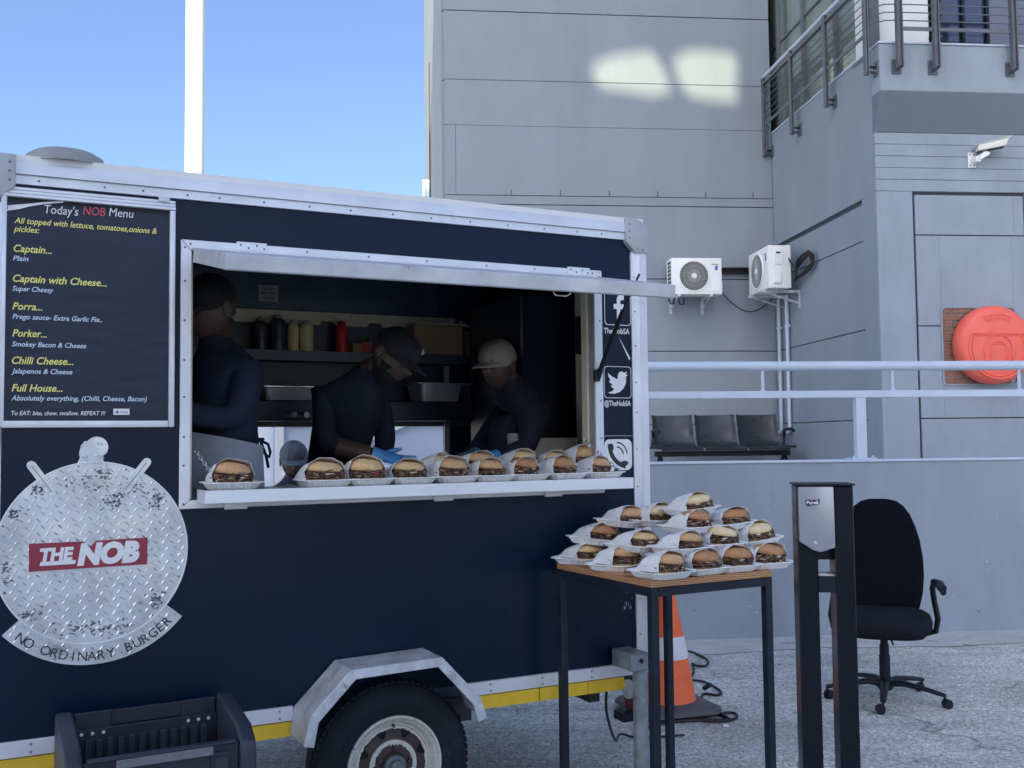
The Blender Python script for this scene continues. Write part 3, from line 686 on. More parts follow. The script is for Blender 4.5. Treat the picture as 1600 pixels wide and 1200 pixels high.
# end walls, far wall with hatch, roof, floor
for _a in (UL,UR-.03):
    g = MB(); g.box(_a,_a+.03,.031,DEP,ZB,ZT); T(g, 'end_wall', M_navy, smooth=0)
HX0, HX1, HZ0, HZ1 = -.3,.86,1.16,1.575
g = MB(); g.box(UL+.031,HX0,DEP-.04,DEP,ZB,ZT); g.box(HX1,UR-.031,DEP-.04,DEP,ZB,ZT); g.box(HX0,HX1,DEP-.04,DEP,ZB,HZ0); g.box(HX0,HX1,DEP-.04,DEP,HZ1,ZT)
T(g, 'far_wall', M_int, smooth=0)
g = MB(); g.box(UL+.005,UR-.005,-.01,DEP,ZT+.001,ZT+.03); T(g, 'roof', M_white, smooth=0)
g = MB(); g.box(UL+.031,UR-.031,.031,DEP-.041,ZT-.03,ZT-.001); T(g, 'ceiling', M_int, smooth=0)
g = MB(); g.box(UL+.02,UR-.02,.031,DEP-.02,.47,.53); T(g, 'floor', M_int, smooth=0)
g = MB(); g.box(UL+.032,UR-.032,DEP-.06,DEP-.041,HZ1,HZ1+.045); T(g, 'hatch_lintel', mat('lintel_grey',(.3,.3,.28),.5), smooth=0)
# top rail: face, step, corner caps
g = MB(); g.prism([(-.012,2.362),(-.012,2.392),(-.016,2.394),(-.016,2.428),(-.006,2.446),(.03,2.452),(.03,2.362)], UL+.03, UR-.1, ax='x'); tpr = T(g, 'top_rail', M_alu, smooth=30)
g = MB(); g.box(UL+.03,UR-.1,-.0175,-.0165,2.392,2.3945); T(g, 'rail_groove', M_groove, tpr, smooth=0)
def rivets(mb, pts, r=.0042, h=.003, y=-.012):
    for x, z in pts:
        mb.lathe([(0,-h),(r*.7,-h*.8),(r,0)], 8, M=Matrix.Translation((x,y,z)) @ Matrix.Rotation(rad(-90),4,'X'))
M_riv = mat('rivet_grey', (.2,.21,.22), .5, .5)
rv = MB(); rivets(rv, [(x,2.377) for x in (-1.25,-1.045,-.92,-.77,-.66,-.5,-.33,-.17,0,.16,.33,.5,.67,.83,.95)], y=-.0125); stuff(T(rv, 'rivets', M_riv, tpr))
def cap(x0, x1, sgn):
    g = MB(); r = .075
    xo = x1 if sgn > 0 else x0; xi = x0 if sgn > 0 else x1
    pts = [(xi, 2.35),(xi, 2.458)]+[(xo-sgn*r*(1-math.sin(a)), 2.458-r*(1-math.cos(a))) for a in [i*math.pi/12 for i in range(7)]]+[(xo, 2.31),(xi+sgn*.05,2.305)]
    g.prism(pts, -.026, .07); o = T(g, 'corner_cap', mat('cast_grey', (.47,.48,.5), .5, .3, var=.08, vs=7), bevel=.006, seg=2, smooth=40)
    q = MB(); rivets(q, [(xi+sgn*.018,2.43),(xi+sgn*.018,2.40),(xi+sgn*.018,2.37),(xi+sgn*.055,2.325),(xi+sgn*.085,2.32)], y=-.027); stuff(q.build('cap_rivets', M_riv, o))
cap(UR-.105, UR+.012, 1); cap(UL-.09, UL+.03, -1)
# right corner post (stepped extrusion) and left edge
g = MB(); g.prism([(UR-.072,-.008),(UR-.072,.04),(UR+.006,.04),(UR+.006,-.012),(UR-.03,-.016),(UR-.04,-.010)], .5, 2.31, ax='z'); cpo = T(g, 'corner_post', M_alu, smooth=30)
rv = MB(); rivets(rv, [(UR-.056,z) for z in (2.2,2.05,1.9,1.74,1.61,1.45,1.29,1.13,.97,.81,.66)], y=-.0085); stuff(T(rv, 'rivets', M_riv, cpo))
# bottom rail and yellow reflectors
for a, b_ in ((UL,-.39),(.30,UR-.02)):
    g = MB(); g.box(a,b_,-.014,.03,.492,.543); o = T(g, 'bottom_rail', M_alu, bevel=.002, smooth=0)
    rv = MB(); n = max(2,int((b_-a)/.2)); rivets(rv, [(a+.1+(b_-a-.15)*i/(n-1),z) for i in range(n) for z in (.505,.53)], y=-.0145); stuff(T(rv, 'rivets', M_riv, o))
for a, b_ in ((UL,-1.02),(-1.01,-.70),(-.69,-.37),(.325,.62),(.625,.85),(.853,1.03)):
    g = MB(); g.box(a,b_,-.008,-.002,.436,.488); T(g, 'yellow_reflector', M_yel, smooth=0)
g = MB(); g.box(UL,UR-.03,-.001,.06,.434,.491); g.box(UL,UR-.03,1.3,1.36,.434,.491); g.box(UL,UR-.03,.061,1.299,.44,.469)
for x in (-.9,-.3,.3,.9): g.box(x,x+.05,.061,1.299,.38,.439)
T(g, 'chassis', mat('chassis_paint', (.03,.03,.035), .6), smooth=0)
g = MB(); g.tube([(-.03,.12,.3),(-.03,1.4,.3)], .03, 10); T(g, 'axle', M_black)
# window frame: four mitred bars
FW = .0395
def mitre(p, name='frame_bar'):
    g = MB(); g.prism(p, -.014, .035); return T(g, name, M_alu, bevel=.002, smooth=0)
X0, X1, Z0, Z1 = WX0-FW+.002, WX1+FW, WZ0-.032, WZ1+FW
wf_ = thing('window_frame', None, None); wf_.parent = tr
def bar(p):
    g = MB(); g.prism(p, -.014, .035); return g.build('frame_bar', M_alu, wf_, bevel=.002, smooth=0)
bar([(X0,Z0),(X0,Z1),(WX0,WZ1),(WX0,WZ0)]); bar([(X1,Z0),(X1,Z1),(WX1,WZ1),(WX1,WZ0)])
bar([(X0+.001,Z1),(X1-.001,Z1),(WX1,WZ1+.001),(WX0,WZ1+.001)]); bar([(X0+.001,Z0),(X1-.001,Z0),(WX1,WZ0-.001),(WX0,WZ0-.001)])
rv = MB(); rivets(rv, [(X0+.014,z) for z in (2.19,2.07,1.93,1.79,1.66,1.52,1.42,1.285)]+[(X1-.014,z) for z in (2.19,2.0,1.8,1.66,1.5,1.38)]+[(x,Z1-.014) for x in (-.76,-.34,-.1,.14,.4,.62,.9)], y=-.0145); stuff(rv.build('rivets', M_riv, wf_))
for _a in (WX0+.0015,WX1-.012):
    g = MB(); g.box(_a,_a+.0105,.036,.08,WZ0,WZ1); g.build('inner_reveal', M_cream, wf_, smooth=0)
# awning flap, hinged at the top bar
FL = .58; ang = math.atan2(.115,.575)
Mfl = Matrix.Translation((0,-.02,WZ1+.008)) @ Matrix.Rotation(ang,4,'X')
fl = thing('awning_flap', None, None); fl.parent = tr
g = MB(); g.box(WX0+.01,WX1-.006,-FL,-.004,-.006,.0,0,Mfl); g.build('flap_skin', M_alu2, fl, smooth=0)
g = MB(); g.prism([(-FL,.003),(-FL-.012,.0),(-FL-.012,-.046),(-FL-.004,-.05),(-FL+.022,-.05),(-FL+.022,-.042),(-FL,-.042)], WX0+.004, WX1+.002, 0, Mfl, ax='x'); g.build('flap_lip', M_alu2, fl, smooth=0, bevel=.0015)
g = MB(); g.box(WX0+.004,WX0+.011,-FL-.001,-.004,-.048,.003,0,Mfl); g.build('flap_end', M_alu2, fl, smooth=0)
g = MB(); g.box(WX1-.005,WX1+.001,-FL-.001,-.004,-.048,.003,0,Mfl); g.build('flap_end', M_alu2, fl, smooth=0)
g = MB(); g.box(WX0+.04,WX1-.02,-FL+.05,-.05,-.028,-.007,0,Mfl); g.build('flap_lining', M_navy, fl, smooth=0)
g = MB(); g.box(WX0+.02,WX1-.012,-.05,-.006,.0005,.004,0,Mfl); g.build('flap_strip', M_alu, fl, smooth=0)
hy = MB(); hy.tube([(WX0,-.021,WZ1+.007),(WX1+.01,-.021,WZ1+.007)], .005, 8); hy.build('hinge_rod', M_alu, fl)
for x in (-.545,.83):
    g = MB(); g.box(x-.055,x+.055,-.019,-.0145,WZ1+.012,WZ1+.046); hg = g.build('hinge', M_alu, fl, smooth=0, bevel=.002)
    q = MB()
    for k in range(5): q.cyl((x-.055+k*.023,-.022,WZ1+.007),(x-.038+k*.023,-.022,WZ1+.007),.008,n=10)
    q.build('hinge_knuckle', M_alu, hg)
    rv = MB(); rivets(rv, [(x-.04,WZ1+.034),(x-.012,WZ1+.024),(x+.018,WZ1+.034),(x+.044,WZ1+.024)], y=-.0195); stuff(rv.build('rivets', M_riv, hg))
g = MB(); g.tube([(.43,-.5,2.055),(.43,-.515,2.03),(.435,-.52,2.018),(.48,-.52,2.018),(.5,-.515,2.03),(.5,-.5,2.055)], .004, 6); g.build('pull_handle', M_stl, fl)
for x in (.955,1.0): 
    g = MB(); g.tube([(x-.01,-.50,2.04),(x-.005,-.505,2.015),(x+.012,-.505,2.015),(x+.018,-.50,2.04)], .003, 6); g.build('catch_hook', M_black, fl)
g = MB(); g.cyl((WX1+.012,-.034,1.79),(WX1+.016,-.21,2.02),.010,n=10); g.cyl((WX1+.016,-.21,2.02),(WX1+.02,-.33,2.155),.0045,n=8); g.cyl((WX1+.01,-.018,1.755),(WX1+.012,-.034,1.79),.013,n=8); g.box(WX1-.01,WX1+.014,-.03,-.015,1.74,1.79)
T(g, 'gas_strut', M_black)
g = MB(); g.cyl((WX0+.02,.05,1.80),(WX0+.02,-.2,2.02),.008,n=8); g.cyl((WX0+.02,-.2,2.02),(WX0+.02,-.33,2.155),.004,n=8); 
# serving shelf
SY0, SY1 = -.165, .10
g = MB(); g.box(WX0+.028,.985,SY0,SY1,1.324,1.334); shf_ = sh_ = T(g, "serving_shelf", mat('shelf_top', (.10,.11,.12), .3, .5, var=.3, vs=8, rvar=.1), smooth=0, bevel=.001)
g = MB(); g.box(WX0+.026,.987,SY0-.006,SY0-.0005,1.292,1.337); g.build('shelf_lip', mat('shelf_alu', (.84,.86,.89), .45, .35, var=.04, vs=5), sh_, bevel=.0015, smooth=0)
for x in (WX0+.022,.983):
    g = MB(); g.box(x,x+.0055,SY0-.005,-.016,1.292,1.336); g.build('shelf_end', M_alu, sh_, smooth=0)
for x in (-.60,.69,.2):
    g = MB(); g.box(x-.04,x+.04,-.03,-.0145,1.262,1.291); g.build('shelf_hinge', M_alu, sh_, smooth=0, bevel=.002)
def chain(p0, p1, n, name='chain', parent=tr):
    g = MB(); a, b_ = Vector(p0), Vector(p1); d = (b_-a)/n; t_ = d.normalized(); s1 = t_.orthogonal().normalized(); s2 = t_.cross(s1)
    for k in range(n):
        c = a+d*(k+.5); w_ = s1 if k%2 else s2; L_ = d.length*.66; W_ = .006
        pts = [c+t_*L_*math.cos(i*math.pi/5)+w_*W_*math.sin(i*math.pi/5) for i in range(10)]
        g.tube(pts, .0016, 5, loop=True)
    return g.build(name, M_stl, parent)
chain((WX0+.02,.0,1.47),(WX0+.075,-.10,1.365),11); chain((.86,.02,1.50),(.955,-.12,1.36),12)
for x in (WX0+.08,.955):
    g = MB(); g.box(x-.012,x+.03,-.125,-.095,1.3345,1.337); g.box(x-.012,x-.009,-.125,-.095,1.337,1.372); g.cyl((x-.02,-.11,1.36),(x+.004,-.11,1.36),.005,n=8); T(g, 'chain_anchor', M_stl, smooth=0)
# fender
def fpt(x, z): return (x, z)
fo = [(-.405,.452),(-.385,.545),(-.235,.692),(.112,.702),(.268,.535),(.292,.46)]
fd = thing('mudguard', None, None); fd.parent = tr
for i in range(5):
    (x0,z0),(x1,z1) = fo[i], fo[i+1]
    d = Vector((x1-x0,z1-z0)).normalized(); n_ = Vector((-d.y,d.x)); t_ = .004
    g = MB(); g.prism([(x0,z0),(x1,z1),(x1-n_.x*t_,z1-n_.y*t_),(x0-n_.x*t_,z0-n_.y*t_)], -.205, -.012)
    k = .034
    def inw(p, a, b_): 
        cx, cz = -.05,.35; v = Vector((cx-p[0], cz-p[1])).normalized(); return (p[0]+v.x*k*1.1, p[1]+v.y*k*1.1)
    g.prism([(x0,z0),(x1,z1),inw((x1,z1),0,0),inw((x0,z0),0,0)], -.2095, -.2055)
    g.build('mudguard_plate', M_galv, fd, smooth=0, bevel=.001)
# wheel
wh = thing('wheel', None, None, (-.035,-.02,.30)); wh.parent = tr
Mx = Matrix.Rotation(rad(90),4,'X')
g = MB(); prof = [(.172,.07),(.18,.082),(.20,.092),(.225,.095),(.25,.093),(.27,.085),(.288,.074),(.2975,.058),(.301,.03),(.302,0),(.301,-.03),(.2975,-.058),(.27,-.085),(.2,-.09),(.172,-.07)]
g.lathe(prof, 72, M=Mx); ty = g.build('tyre', M_rub, wh, smooth=50)
g = MB(); R_ = random.Random(1)
for k in range(72):
    a = 2*math.pi*k/72
    Mk = Mx @ rotz(a) @ Matrix.Translation((.3025,0,0))
    g.box(-.005,.0015,-.0095,.0095,.044,.062,0,Mk); g.box(-.004,.0012,-.0105,.0105,-.02,.03,0,Mk @ Matrix.Rotation(.4,4,'X'))
g.build('tread_block', M_rub, ty, smooth=0); bpy.data.objects['tread_block']['kind'] = 'stuff'
g = MB(); g.tube([(.222*math.cos(i*math.pi/24),-.0955,.222*math.sin(i*math.pi/24)) for i in range(48)], .0015, 5, loop=True); g.build('sidewall_rib', M_rub, ty)
g = MB(); g.lathe([(.170,.05),(.186,.082),(.183,.09),(.176,.091),(.172,.083),(.166,.079),(.160,.074),(.154,.060),(.150,.056),(.146,.058),(.141,.052),(.139,.045)], 64, M=Mx); g.build('rim', M_rim, wh, smooth=40)
disc = []
for i in range(96):
    disc.append(i)
g = MB(); g.lathe([(.1395,.046),(.12,.052),(.092,.058),(.088,.062)], 64, M=Mx); g.build('rim_disc', M_rimd, wh, smooth=40)
R_ = random.Random(4)
ringo = [( (.141+.0)*math.cos(a),(.141)*math.sin(a)) for a in [i*math.pi/48 for i in range(96)]]
ringi = [((.132+R_.uniform(-.004,.003))*math.cos(a),(.132+R_.uniform(-.004,.003))*math.sin(a)) for a in [i*math.pi/48 for i in range(96)]]
g = MB(); ring_strip(g, ringo, ringi, -.0545, -.045); g.build('flaked_paint', M_rim, wh, smooth=0)
ringo = [(.092*math.cos(a),.092*math.sin(a)) for a in [i*math.pi/48 for i in range(96)]]
ringi = [((.076+R_.uniform(-.006,.004))*math.cos(a),(.076+R_.uniform(-.006,.004))*math.sin(a)) for a in [i*math.pi/48 for i in range(96)]]
g = MB(); ring_strip(g, ringo, ringi, -.0665, -.055); g.build('flaked_paint', M_rim, wh, smooth=0)
for k in range(8):
    a = rad(k*45+20); Mk = Matrix.Rotation(-a,4,'Y')
    g = MB(); g.prism([(-.018,.126),(.018,.126),(.004,.104),(-.004,.104)], -.0605, -.052, 0, Mk); g.build('rim_opening', mat('hole_black', (.003,.003,.004), .9), wh, smooth=0)
g = MB(); g.lathe([(.088,.058),(.082,.064),(.05,.066),(.045,.085),(.043,.088)], 40, M=Mx); g.build('hub_plate', M_rimd, wh)
g = MB(); g.lathe([(.043,.06),(.042,.088),(.036,.094),(.030,.095),(.028,.118),(.022,.124),(0,.125)], 32, M=Mx); g.build('hub_cap', mat('hub_grey', (.14,.17,.18), .45, .3), wh)
for k in range(5):
    a = rad(72*k+10); g = MB(); g.cyl((.062*math.cos(a),-.066,.062*math.sin(a)),(.062*math.cos(a),-.082,.062*math.sin(a)),.010,n=6); g.build('wheel_nut', M_rimd, wh, smooth=0)
g = MB(); g.cyl((.0,-.06,.147),(0,-.078,.143),.004,n=8); g.build('valve', M_black, wh)
# corner prop stand
M_jack = mat('weathered_zinc', (.26,.29,.32), .5, .3, var=.3, vs=16, stain=(.13,.14,.15), st=.6, ss=14, bump=.12, bs=40)
JX = TR.px(1001,1110,-.13)[0]; JL, JZ1 = TR.px(984,1022,-.16); JR, JZ0 = TR.px(1013,1046,-.16)
g = MB(); g.box(JL,JR,-.175,-.018,JZ0,JZ1); cj = T(g, 'corner_jack', M_jack, bevel=.006, smooth=0)
g = MB(); g.cyl((JX,-.13,.02),(JX,-.13,JZ0-.002),.031,n=20); g.cyl((JX,-.13,.0),(JX,-.13,.02),.07,n=20); g.build('jack_tube', M_jack, cj)
g = MB(); g.cyl((JL+.045,-.1755,JZ1-.03),(JL+.045,-.181,JZ1-.03),.009,n=10); g.build('jack_bolt', M_black, cj)
g = MB(); g.cyl((JL+.03,-.1755,JZ0+.02),(JL+.03,-.180,JZ0+.02),.006,n=8); g.build('jack_bolt', M_stl, cj)
# rear light cluster behind the prop
g = MB(); g.box(1.045,1.075,-.06,.02,.35,.47); tl = T(g, 'rear_light', mat('lamp_red', (.12,.02,.02), .35), bevel=.006)
g = MB(); g.cyl((1.03,-.03,.44),(1.044,-.03,.44),.04,n=16); g.build('lamp_bezel', M_galv, tl)
g = MB(); g.box(1.0,1.07,-.05,.03,.31,.345); g.build('lamp_bracket', M_black, tl)
g = MB(); g.box(1.03,1.047,-.02,-.016,.545,.60); T(g, 'white_tag', M_white, smooth=0)
# paint scuffs
g = MB(); R_ = random.Random(8)
for k in range(11):
    x, z = R_.choice((1.05,1.075))+R_.gauss(0,.005), R_.gauss(.76,.045); h = R_.uniform(.004,.03)
    g.add([(x,-.0008,z),(x+.0012,-.0008,z+h*.4),(x+.001,-.0008,z+h),(x-.001,-.0008,z+h*.5)], [(0,1,2,3)])
a_, b_ = TR.px(966,525), TR.px(984,563)
g.add([(a_[0],-.0008,a_[1]),(a_[0]+.006,-.0008,a_[1]-.01),(b_[0]+.002,-.0008,b_[1]+.01),(b_[0]-.003,-.0008,b_[1])], [(0,1,2,3)])
stuff(T(g, 'paint_scuffs', M_txtw, smooth=0))
# roof vent
g = MB(); g.lathe([(.0,.062),(.05,.060),(.10,.05),(.125,.034),(.135,.012),(.137,0)], 40); vo = T(g, 'roof_vent', mat('vent_grey', (.33,.33,.32), .5, var=.1, vs=9)); vo.location = (-1.165,.10,2.455)

# ---------------- menu board
mbd = thing('menu_board', None, None); mbd.parent = tr
BX0, BX1, BZ0, BZ1 = -1.35,-.812,1.558,2.335
g = MB(); g.box(BX0,BX1,-.006,-.001,BZ0,BZ1); g.build('backing', M_black, mbd, smooth=0)
# creased poster sheet
g = MB(); rows = []
NX, NZ = 44, 70
for j in range(NZ+1):
    z = BZ0+.018+(BZ1-.035-BZ0-.018)*j/NZ
    rows.append([(BX0+.006+(BX1-.02-BX0-.006)*i/NX, -.0085-.0016*noise.noise(Vector((i*.09,j*.42,1)))-.0009*noise.noise(Vector((i*.3,j*1.1,5))), z) for i in range(NX+1)])
g.loft(rows, False, closed=False); g.build('poster', mat('poster_ink', (.012,.021,.05), .38, var=.08, vs=4, spec=.35), mbd, smooth=60)
for a, b_, c_, d_ in ((BX0,BX1-.0195,BZ0-.004,BZ0+.019),(BX1-.019,BX1,BZ0-.004,BZ1-.02),(BX0-.012,BX0+.006,BZ0,BZ1)):
    g = MB(); g.box(a,b_,-.022,-.0015,c_,d_); g.build('board_frame', M_alu, mbd, bevel=.004, seg=2)
g = MB()
for k in range(3): g.box(BX0-.012,BX1,-.024+.004*k,-.0015,BZ1-.019+k*.012,BZ1-.0085+k*.012)
g.build('top_clip_strip', M_alu, mbd, bevel=.0015, smooth=0)
a_ = TR.px(258,316); g = MB(); g.box(a_[0]-.025,a_[0]+.012,-.03,-.0245,a_[1]-.004,a_[1]+.012); g.build('clip_tab', M_alu2, mbd, smooth=0)
# torn white edge
g = MB(); P_ = [TR.px(x,y) for x,y in ((9,323),(14,322),(40,320),(70,317),(100,315.5),(98,318),(70,320),(45,324),(30,328),(8,331),(13,326))]
g.prism(P_, -.0135, -.0115); g.build('torn_edge', M_paper, mbd, smooth=0)
def z2p(x, y): return x/2.6075, 220+y/2.6075
YT = -.0112
def line(parent, name, M, items, sh, bold):
    for s, xa_, xb_, yb_, cap_ in items:
        g = MB()
        x0, z0 = TR.px(*z2p(xa_, yb_)); x1, _ = TR.px(*z2p(xb_, yb_)); h = cap_/2.6075/1600*3.55
        put_text(g, s, x0, x1, z0, h, YT, 0, sh, bold)
        g.build(name, M, parent, smooth=0)
line(mbd,'menu_title',M_txtw,[("Today's",180,318,297,36),("Menu",443,542,309,36)],.12,.0)
line(mbd,'menu_title_red',M_txtr,[("NOB",338,428,303,36)],.12,.0)
line(mbd,'menu_note',M_txty,[("All topped with lettuce, tomatoes,onions &",58,638,337,24),("pickles:",56,160,371,24)],.25,.012)
line(mbd,'menu_item',M_txty,[("Captain...",55,210,453,29),("Captain with Cheese...",52,434,575,29),("Porra...",50,171,688,29),("Porker...",50,190,798,29),("Chilli Cheese...",48,298,909,29),("Full House...",47,254,1021,29)],.25,.017)
line(mbd,'menu_detail',M_txtb,[("Plain",52,116,489,20),("Super Cheesy",50,217,612,20),("Prego sauce- Extra Garlic Fix..",50,415,726,20),("Smokey Bacon & Cheese",48,350,838,20),("Jalapenos & Cheese",46,294,948,20),("Absolutely everything, (Chilli, Cheese, Bacon)",45,597,1058,20)],.25,.014)
line(mbd,'menu_footer',M_txtw,[("To EAT: bite, chew, swallow, REPEAT !!!",46,428,1118,17)],.2,.012)
lk = MB(); x0, z0 = TR.px(*z2p(460,1117)); x1, z1 = TR.px(*z2p(526,1092)); lk.box(x0,x1,YT-.0006,YT,z0,z1); lo_ = lk.build('like_badge', M_txtw, mbd, smooth=0)
lk = MB(); k = (x1-x0)
put_text(lk,'Like',x0+k*.45,x1-k*.1,z0+(z1-z0)*.3,(z1-z0)*.42,YT-.0012)
hx, hz = x0+k*.12, z0+(z1-z0)*.25; q = (z1-z0)*.55
lk.add([(hx,YT-.0012,hz),(hx+q*.25,YT-.0012,hz),(hx+q*.25,YT-.0012,hz+q*.5),(hx,YT-.0012,hz+q*.5)], [(0,1,2,3)])
lk.add([(hx+q*.32,YT-.0012,hz),(hx+q*.95,YT-.0012,hz),(hx+q*1.0,YT-.0012,hz+q*.55),(hx+q*.62,YT-.0012,hz+q*.6),(hx+q*.66,YT-.0012,hz+q*1.0),(hx+q*.5,YT-.0012,hz+q*1.0),(hx+q*.32,YT-.0012,hz+q*.5)], [(0,1,2,3,4,5,6)])
lk.build('badge_print', mat('badge_blue', (.12,.18,.4), .5), lo_, smooth=0)

# ---------------- round chequer plate sign
CX, CZ, RR = -1.066, 1.135, .305
sg = thing('round_sign', None, None); sg.parent = tr
def capsule(p0, p1, r, n=7):
    a = math.atan2(p1[1]-p0[1], p1[0]-p0[0]); out = []
    for i in range(n): t_ = a+math.pi/2+math.pi*i/(n-1); out.append((p0[0]+r*math.cos(t_), p0[1]+r*math.sin(t_)))
    for i in range(n): t_ = a-math.pi/2+math.pi*i/(n-1); out.append((p1[0]+r*math.cos(t_), p1[1]+r*math.sin(t_)))
    return out
g = MB(); g.prism(circ(RR,96,cx=CX,cz=CZ), -.006, -.001); g.build('sign_disc', M_plateworn, sg, smooth=0)
g = MB(); g.tube([(CX+(RR-.003)*math.cos(i*math.pi/48),-.0065,CZ+(RR-.003)*math.sin(i*math.pi/48)) for i in range(96)], .0022, 5, loop=True); g.build('disc_edge', M_txtw, sg)
hd_ = TR.px(151,699); ks = .00207
kn = [(hd_[0]+17*ks*math.cos(rad(t_)), hd_[1]+17*ks*math.sin(rad(t_))) for t_ in range(-35,150,12)]
kn += [TR.px(x,y) for x,y in ((132,690),(127,697),(124,707),(125,716),(119,728),(117,742),(168,742),(166,730),(160,718),(160,712))]
g = MB(); g.prism(kn, -.0062, -.001); kno = g.build('top_knob', M_plateworn, sg, smooth=0)
g = MB(); g.tube([(p[0],-.0065,p[1]) for p in kn], .0015, 4, loop=True); g.build('knob_edge', M_txtw, kno)
for a_, b_ in (((49,727),(80,768)),((229,722),(196,764))):
    g = MB(); g.prism(capsule(TR.px(*a_), TR.px(*b_), .0145), -.0074, -.0012); ao = g.build('sign_arm', M_plateworn, sg, smooth=0)
    g = MB(); P0, P1 = Vector(TR.px(*a_)), Vector(TR.px(*b_)); pts = capsule(P0,P1,.0125); g.tube([(p[0],-.0078,p[1]) for p in pts], .0013, 4, loop=True); g.build('arm_edge', M_txtw, ao)
    g = MB(); g.tube([(P0.x,-.0078,P0.y),(P1.x,-.0078,P1.y)], .0012, 4); g.build('arm_line', M_txtk, ao)
a0, a1 = rad(222.5), rad(320.5)
ro_, ri_ = RR+.066, RR-.003
pts = [(CX+ro_*math.cos(a0+(a1-a0)*i/40), CZ+ro_*math.sin(a0+(a1-a0)*i/40)) for i in range(41)]+[(CX+ri_*math.cos(a1-(a1-a0)*i/40), CZ+ri_*math.sin(a1-(a1-a0)*i/40)) for i in range(41)]
g = MB()
for i in range(40): g.prism([pts[i],pts[i+1],pts[80-i],pts[81-i]], -.008, -.0012)
bo_ = g.build('ribbon', M_plateworn, sg, smooth=0)
s_ = "NO ORDINARY BURGER"; g = MB()
for i, ch in enumerate(s_):
    if ch == ' ': continue
    a = rad(230.5+(313.5-230.5)*i/(len(s_)-1)); r_ = RR+.052
    Mk = Matrix.Translation((CX+r_*math.cos(a),0,CZ+r_*math.sin(a))) @ Matrix.Rotation(-(a+math.pi/2),4,'Y')
    v, f = text_geo(ch, 0, .0); wv_ = max(p[0] for p in v)-min(p[0] for p in v); k = .032/.729
    m0 = min(p[0] for p in v)
    g.add([((p[0]-m0-wv_/2)*k, -.0116, p[1]*k) for p in v], f, 0, Mk)
g.build('ribbon_lettering', M_txtk, bo_, smooth=0)
# raised treads: alternate diagonals
g = MB(); R_ = random.Random(9); P = .0262; cnt = 0
def lens(mb, x, z, a, L_=.0122, W_=.0028, h=.0030, y=-.006):
    Mk = Matrix.Translation((x,y,z)) @ Matrix.Rotation(a,4,'Y')
    mb.add([(-L_,0,0),(-L_*.3,0,W_),(L_*.3,0,W_),(L_,0,0),(L_*.3,0,-W_),(-L_*.3,0,-W_),(-L_*.55,-h,0),(L_*.55,-h,0)],
           [(0,1,6),(1,2,7,6),(2,3,7),(3,4,7),(4,5,6,7),(5,0,6)], 0, Mk)
for j in range(-15,16):
    for i in range(-14,15):
        x, z = i*P+(P/2 if j%2 else 0), j*P*.87
        r_ = math.hypot(x,z); a = math.degrees(math.atan2(z,x)) % 360
        ok = r_ < RR-.01 or (223 < a < 320 and RR+.004 < r_ < RR+.06)
        if not ok or CX+x < UL+.004: continue
        lens(g, CX+x, CZ+z, rad(-52 if (i+j)%2 else 40)+R_.uniform(-.06,.06), y=-.0061 if r_ < RR else -.0081)
        if abs(x) < .2 and -.05 < z < .09: pass
for k in range(14):
    px_, py_ = R_.uniform(128,160), R_.uniform(690,738); x, z = TR.px(px_,py_); lens(g, x, z, R_.choice((rad(-50),rad(40))), L_=.009, y=-.0063)
stuff(g.build('raised_treads', M_tread, sg, smooth=0))
# worn print patches (dark marbling) as thin overlay decals
g = MB(); R_ = random.Random(21)
spots = [(-.02,.235,.06,.03),(.12,.21,.05,.035),(.20,.17,.035,.03),(-.17,.22,.04,.02),(-.25,.14,.03,.02),(-.27,-.05,.03,.05),(-.2,-.19,.05,.025),(-.06,-.25,.09,.025),(.07,-.255,.07,.02),(.2,-.18,.03,.03),(.03,.265,.03,.03),(.06,.17,.03,.03)]
for sx, sz, sw, shh in spots:
    for k in range(46):
        x, z = sx+R_.gauss(0,sw*.55), sz+R_.gauss(0,shh*.55)
        if math.hypot(x,z) > RR-.012 or CX+x < UL+.01: continue
        a = R_.uniform(0,6.28); n_ = R_.randint(4,7); s = R_.uniform(.002,.006)
        pl_ = [(CX+x+s*R_.uniform(.4,1.6)*math.cos(a+2*math.pi*i/n_), -.0064, CZ+z+s*R_.uniform(.3,1.2)*math.sin(a+2*math.pi*i/n_)) for i in range(n_)]
        g.add(pl_, [tuple(range(n_))])
stuff(g.build('worn_print', mat('worn_print_black', (.13,.14,.16), .5), sg, smooth=0))
rv = MB(); rivets(rv, [(CX+(RR-.012)*math.cos(rad(a)), CZ+(RR-.012)*math.sin(rad(a))) for a in range(10,360,30)], .0035, .0025, -.0065); stuff(rv.build('rivets', M_riv, sg))
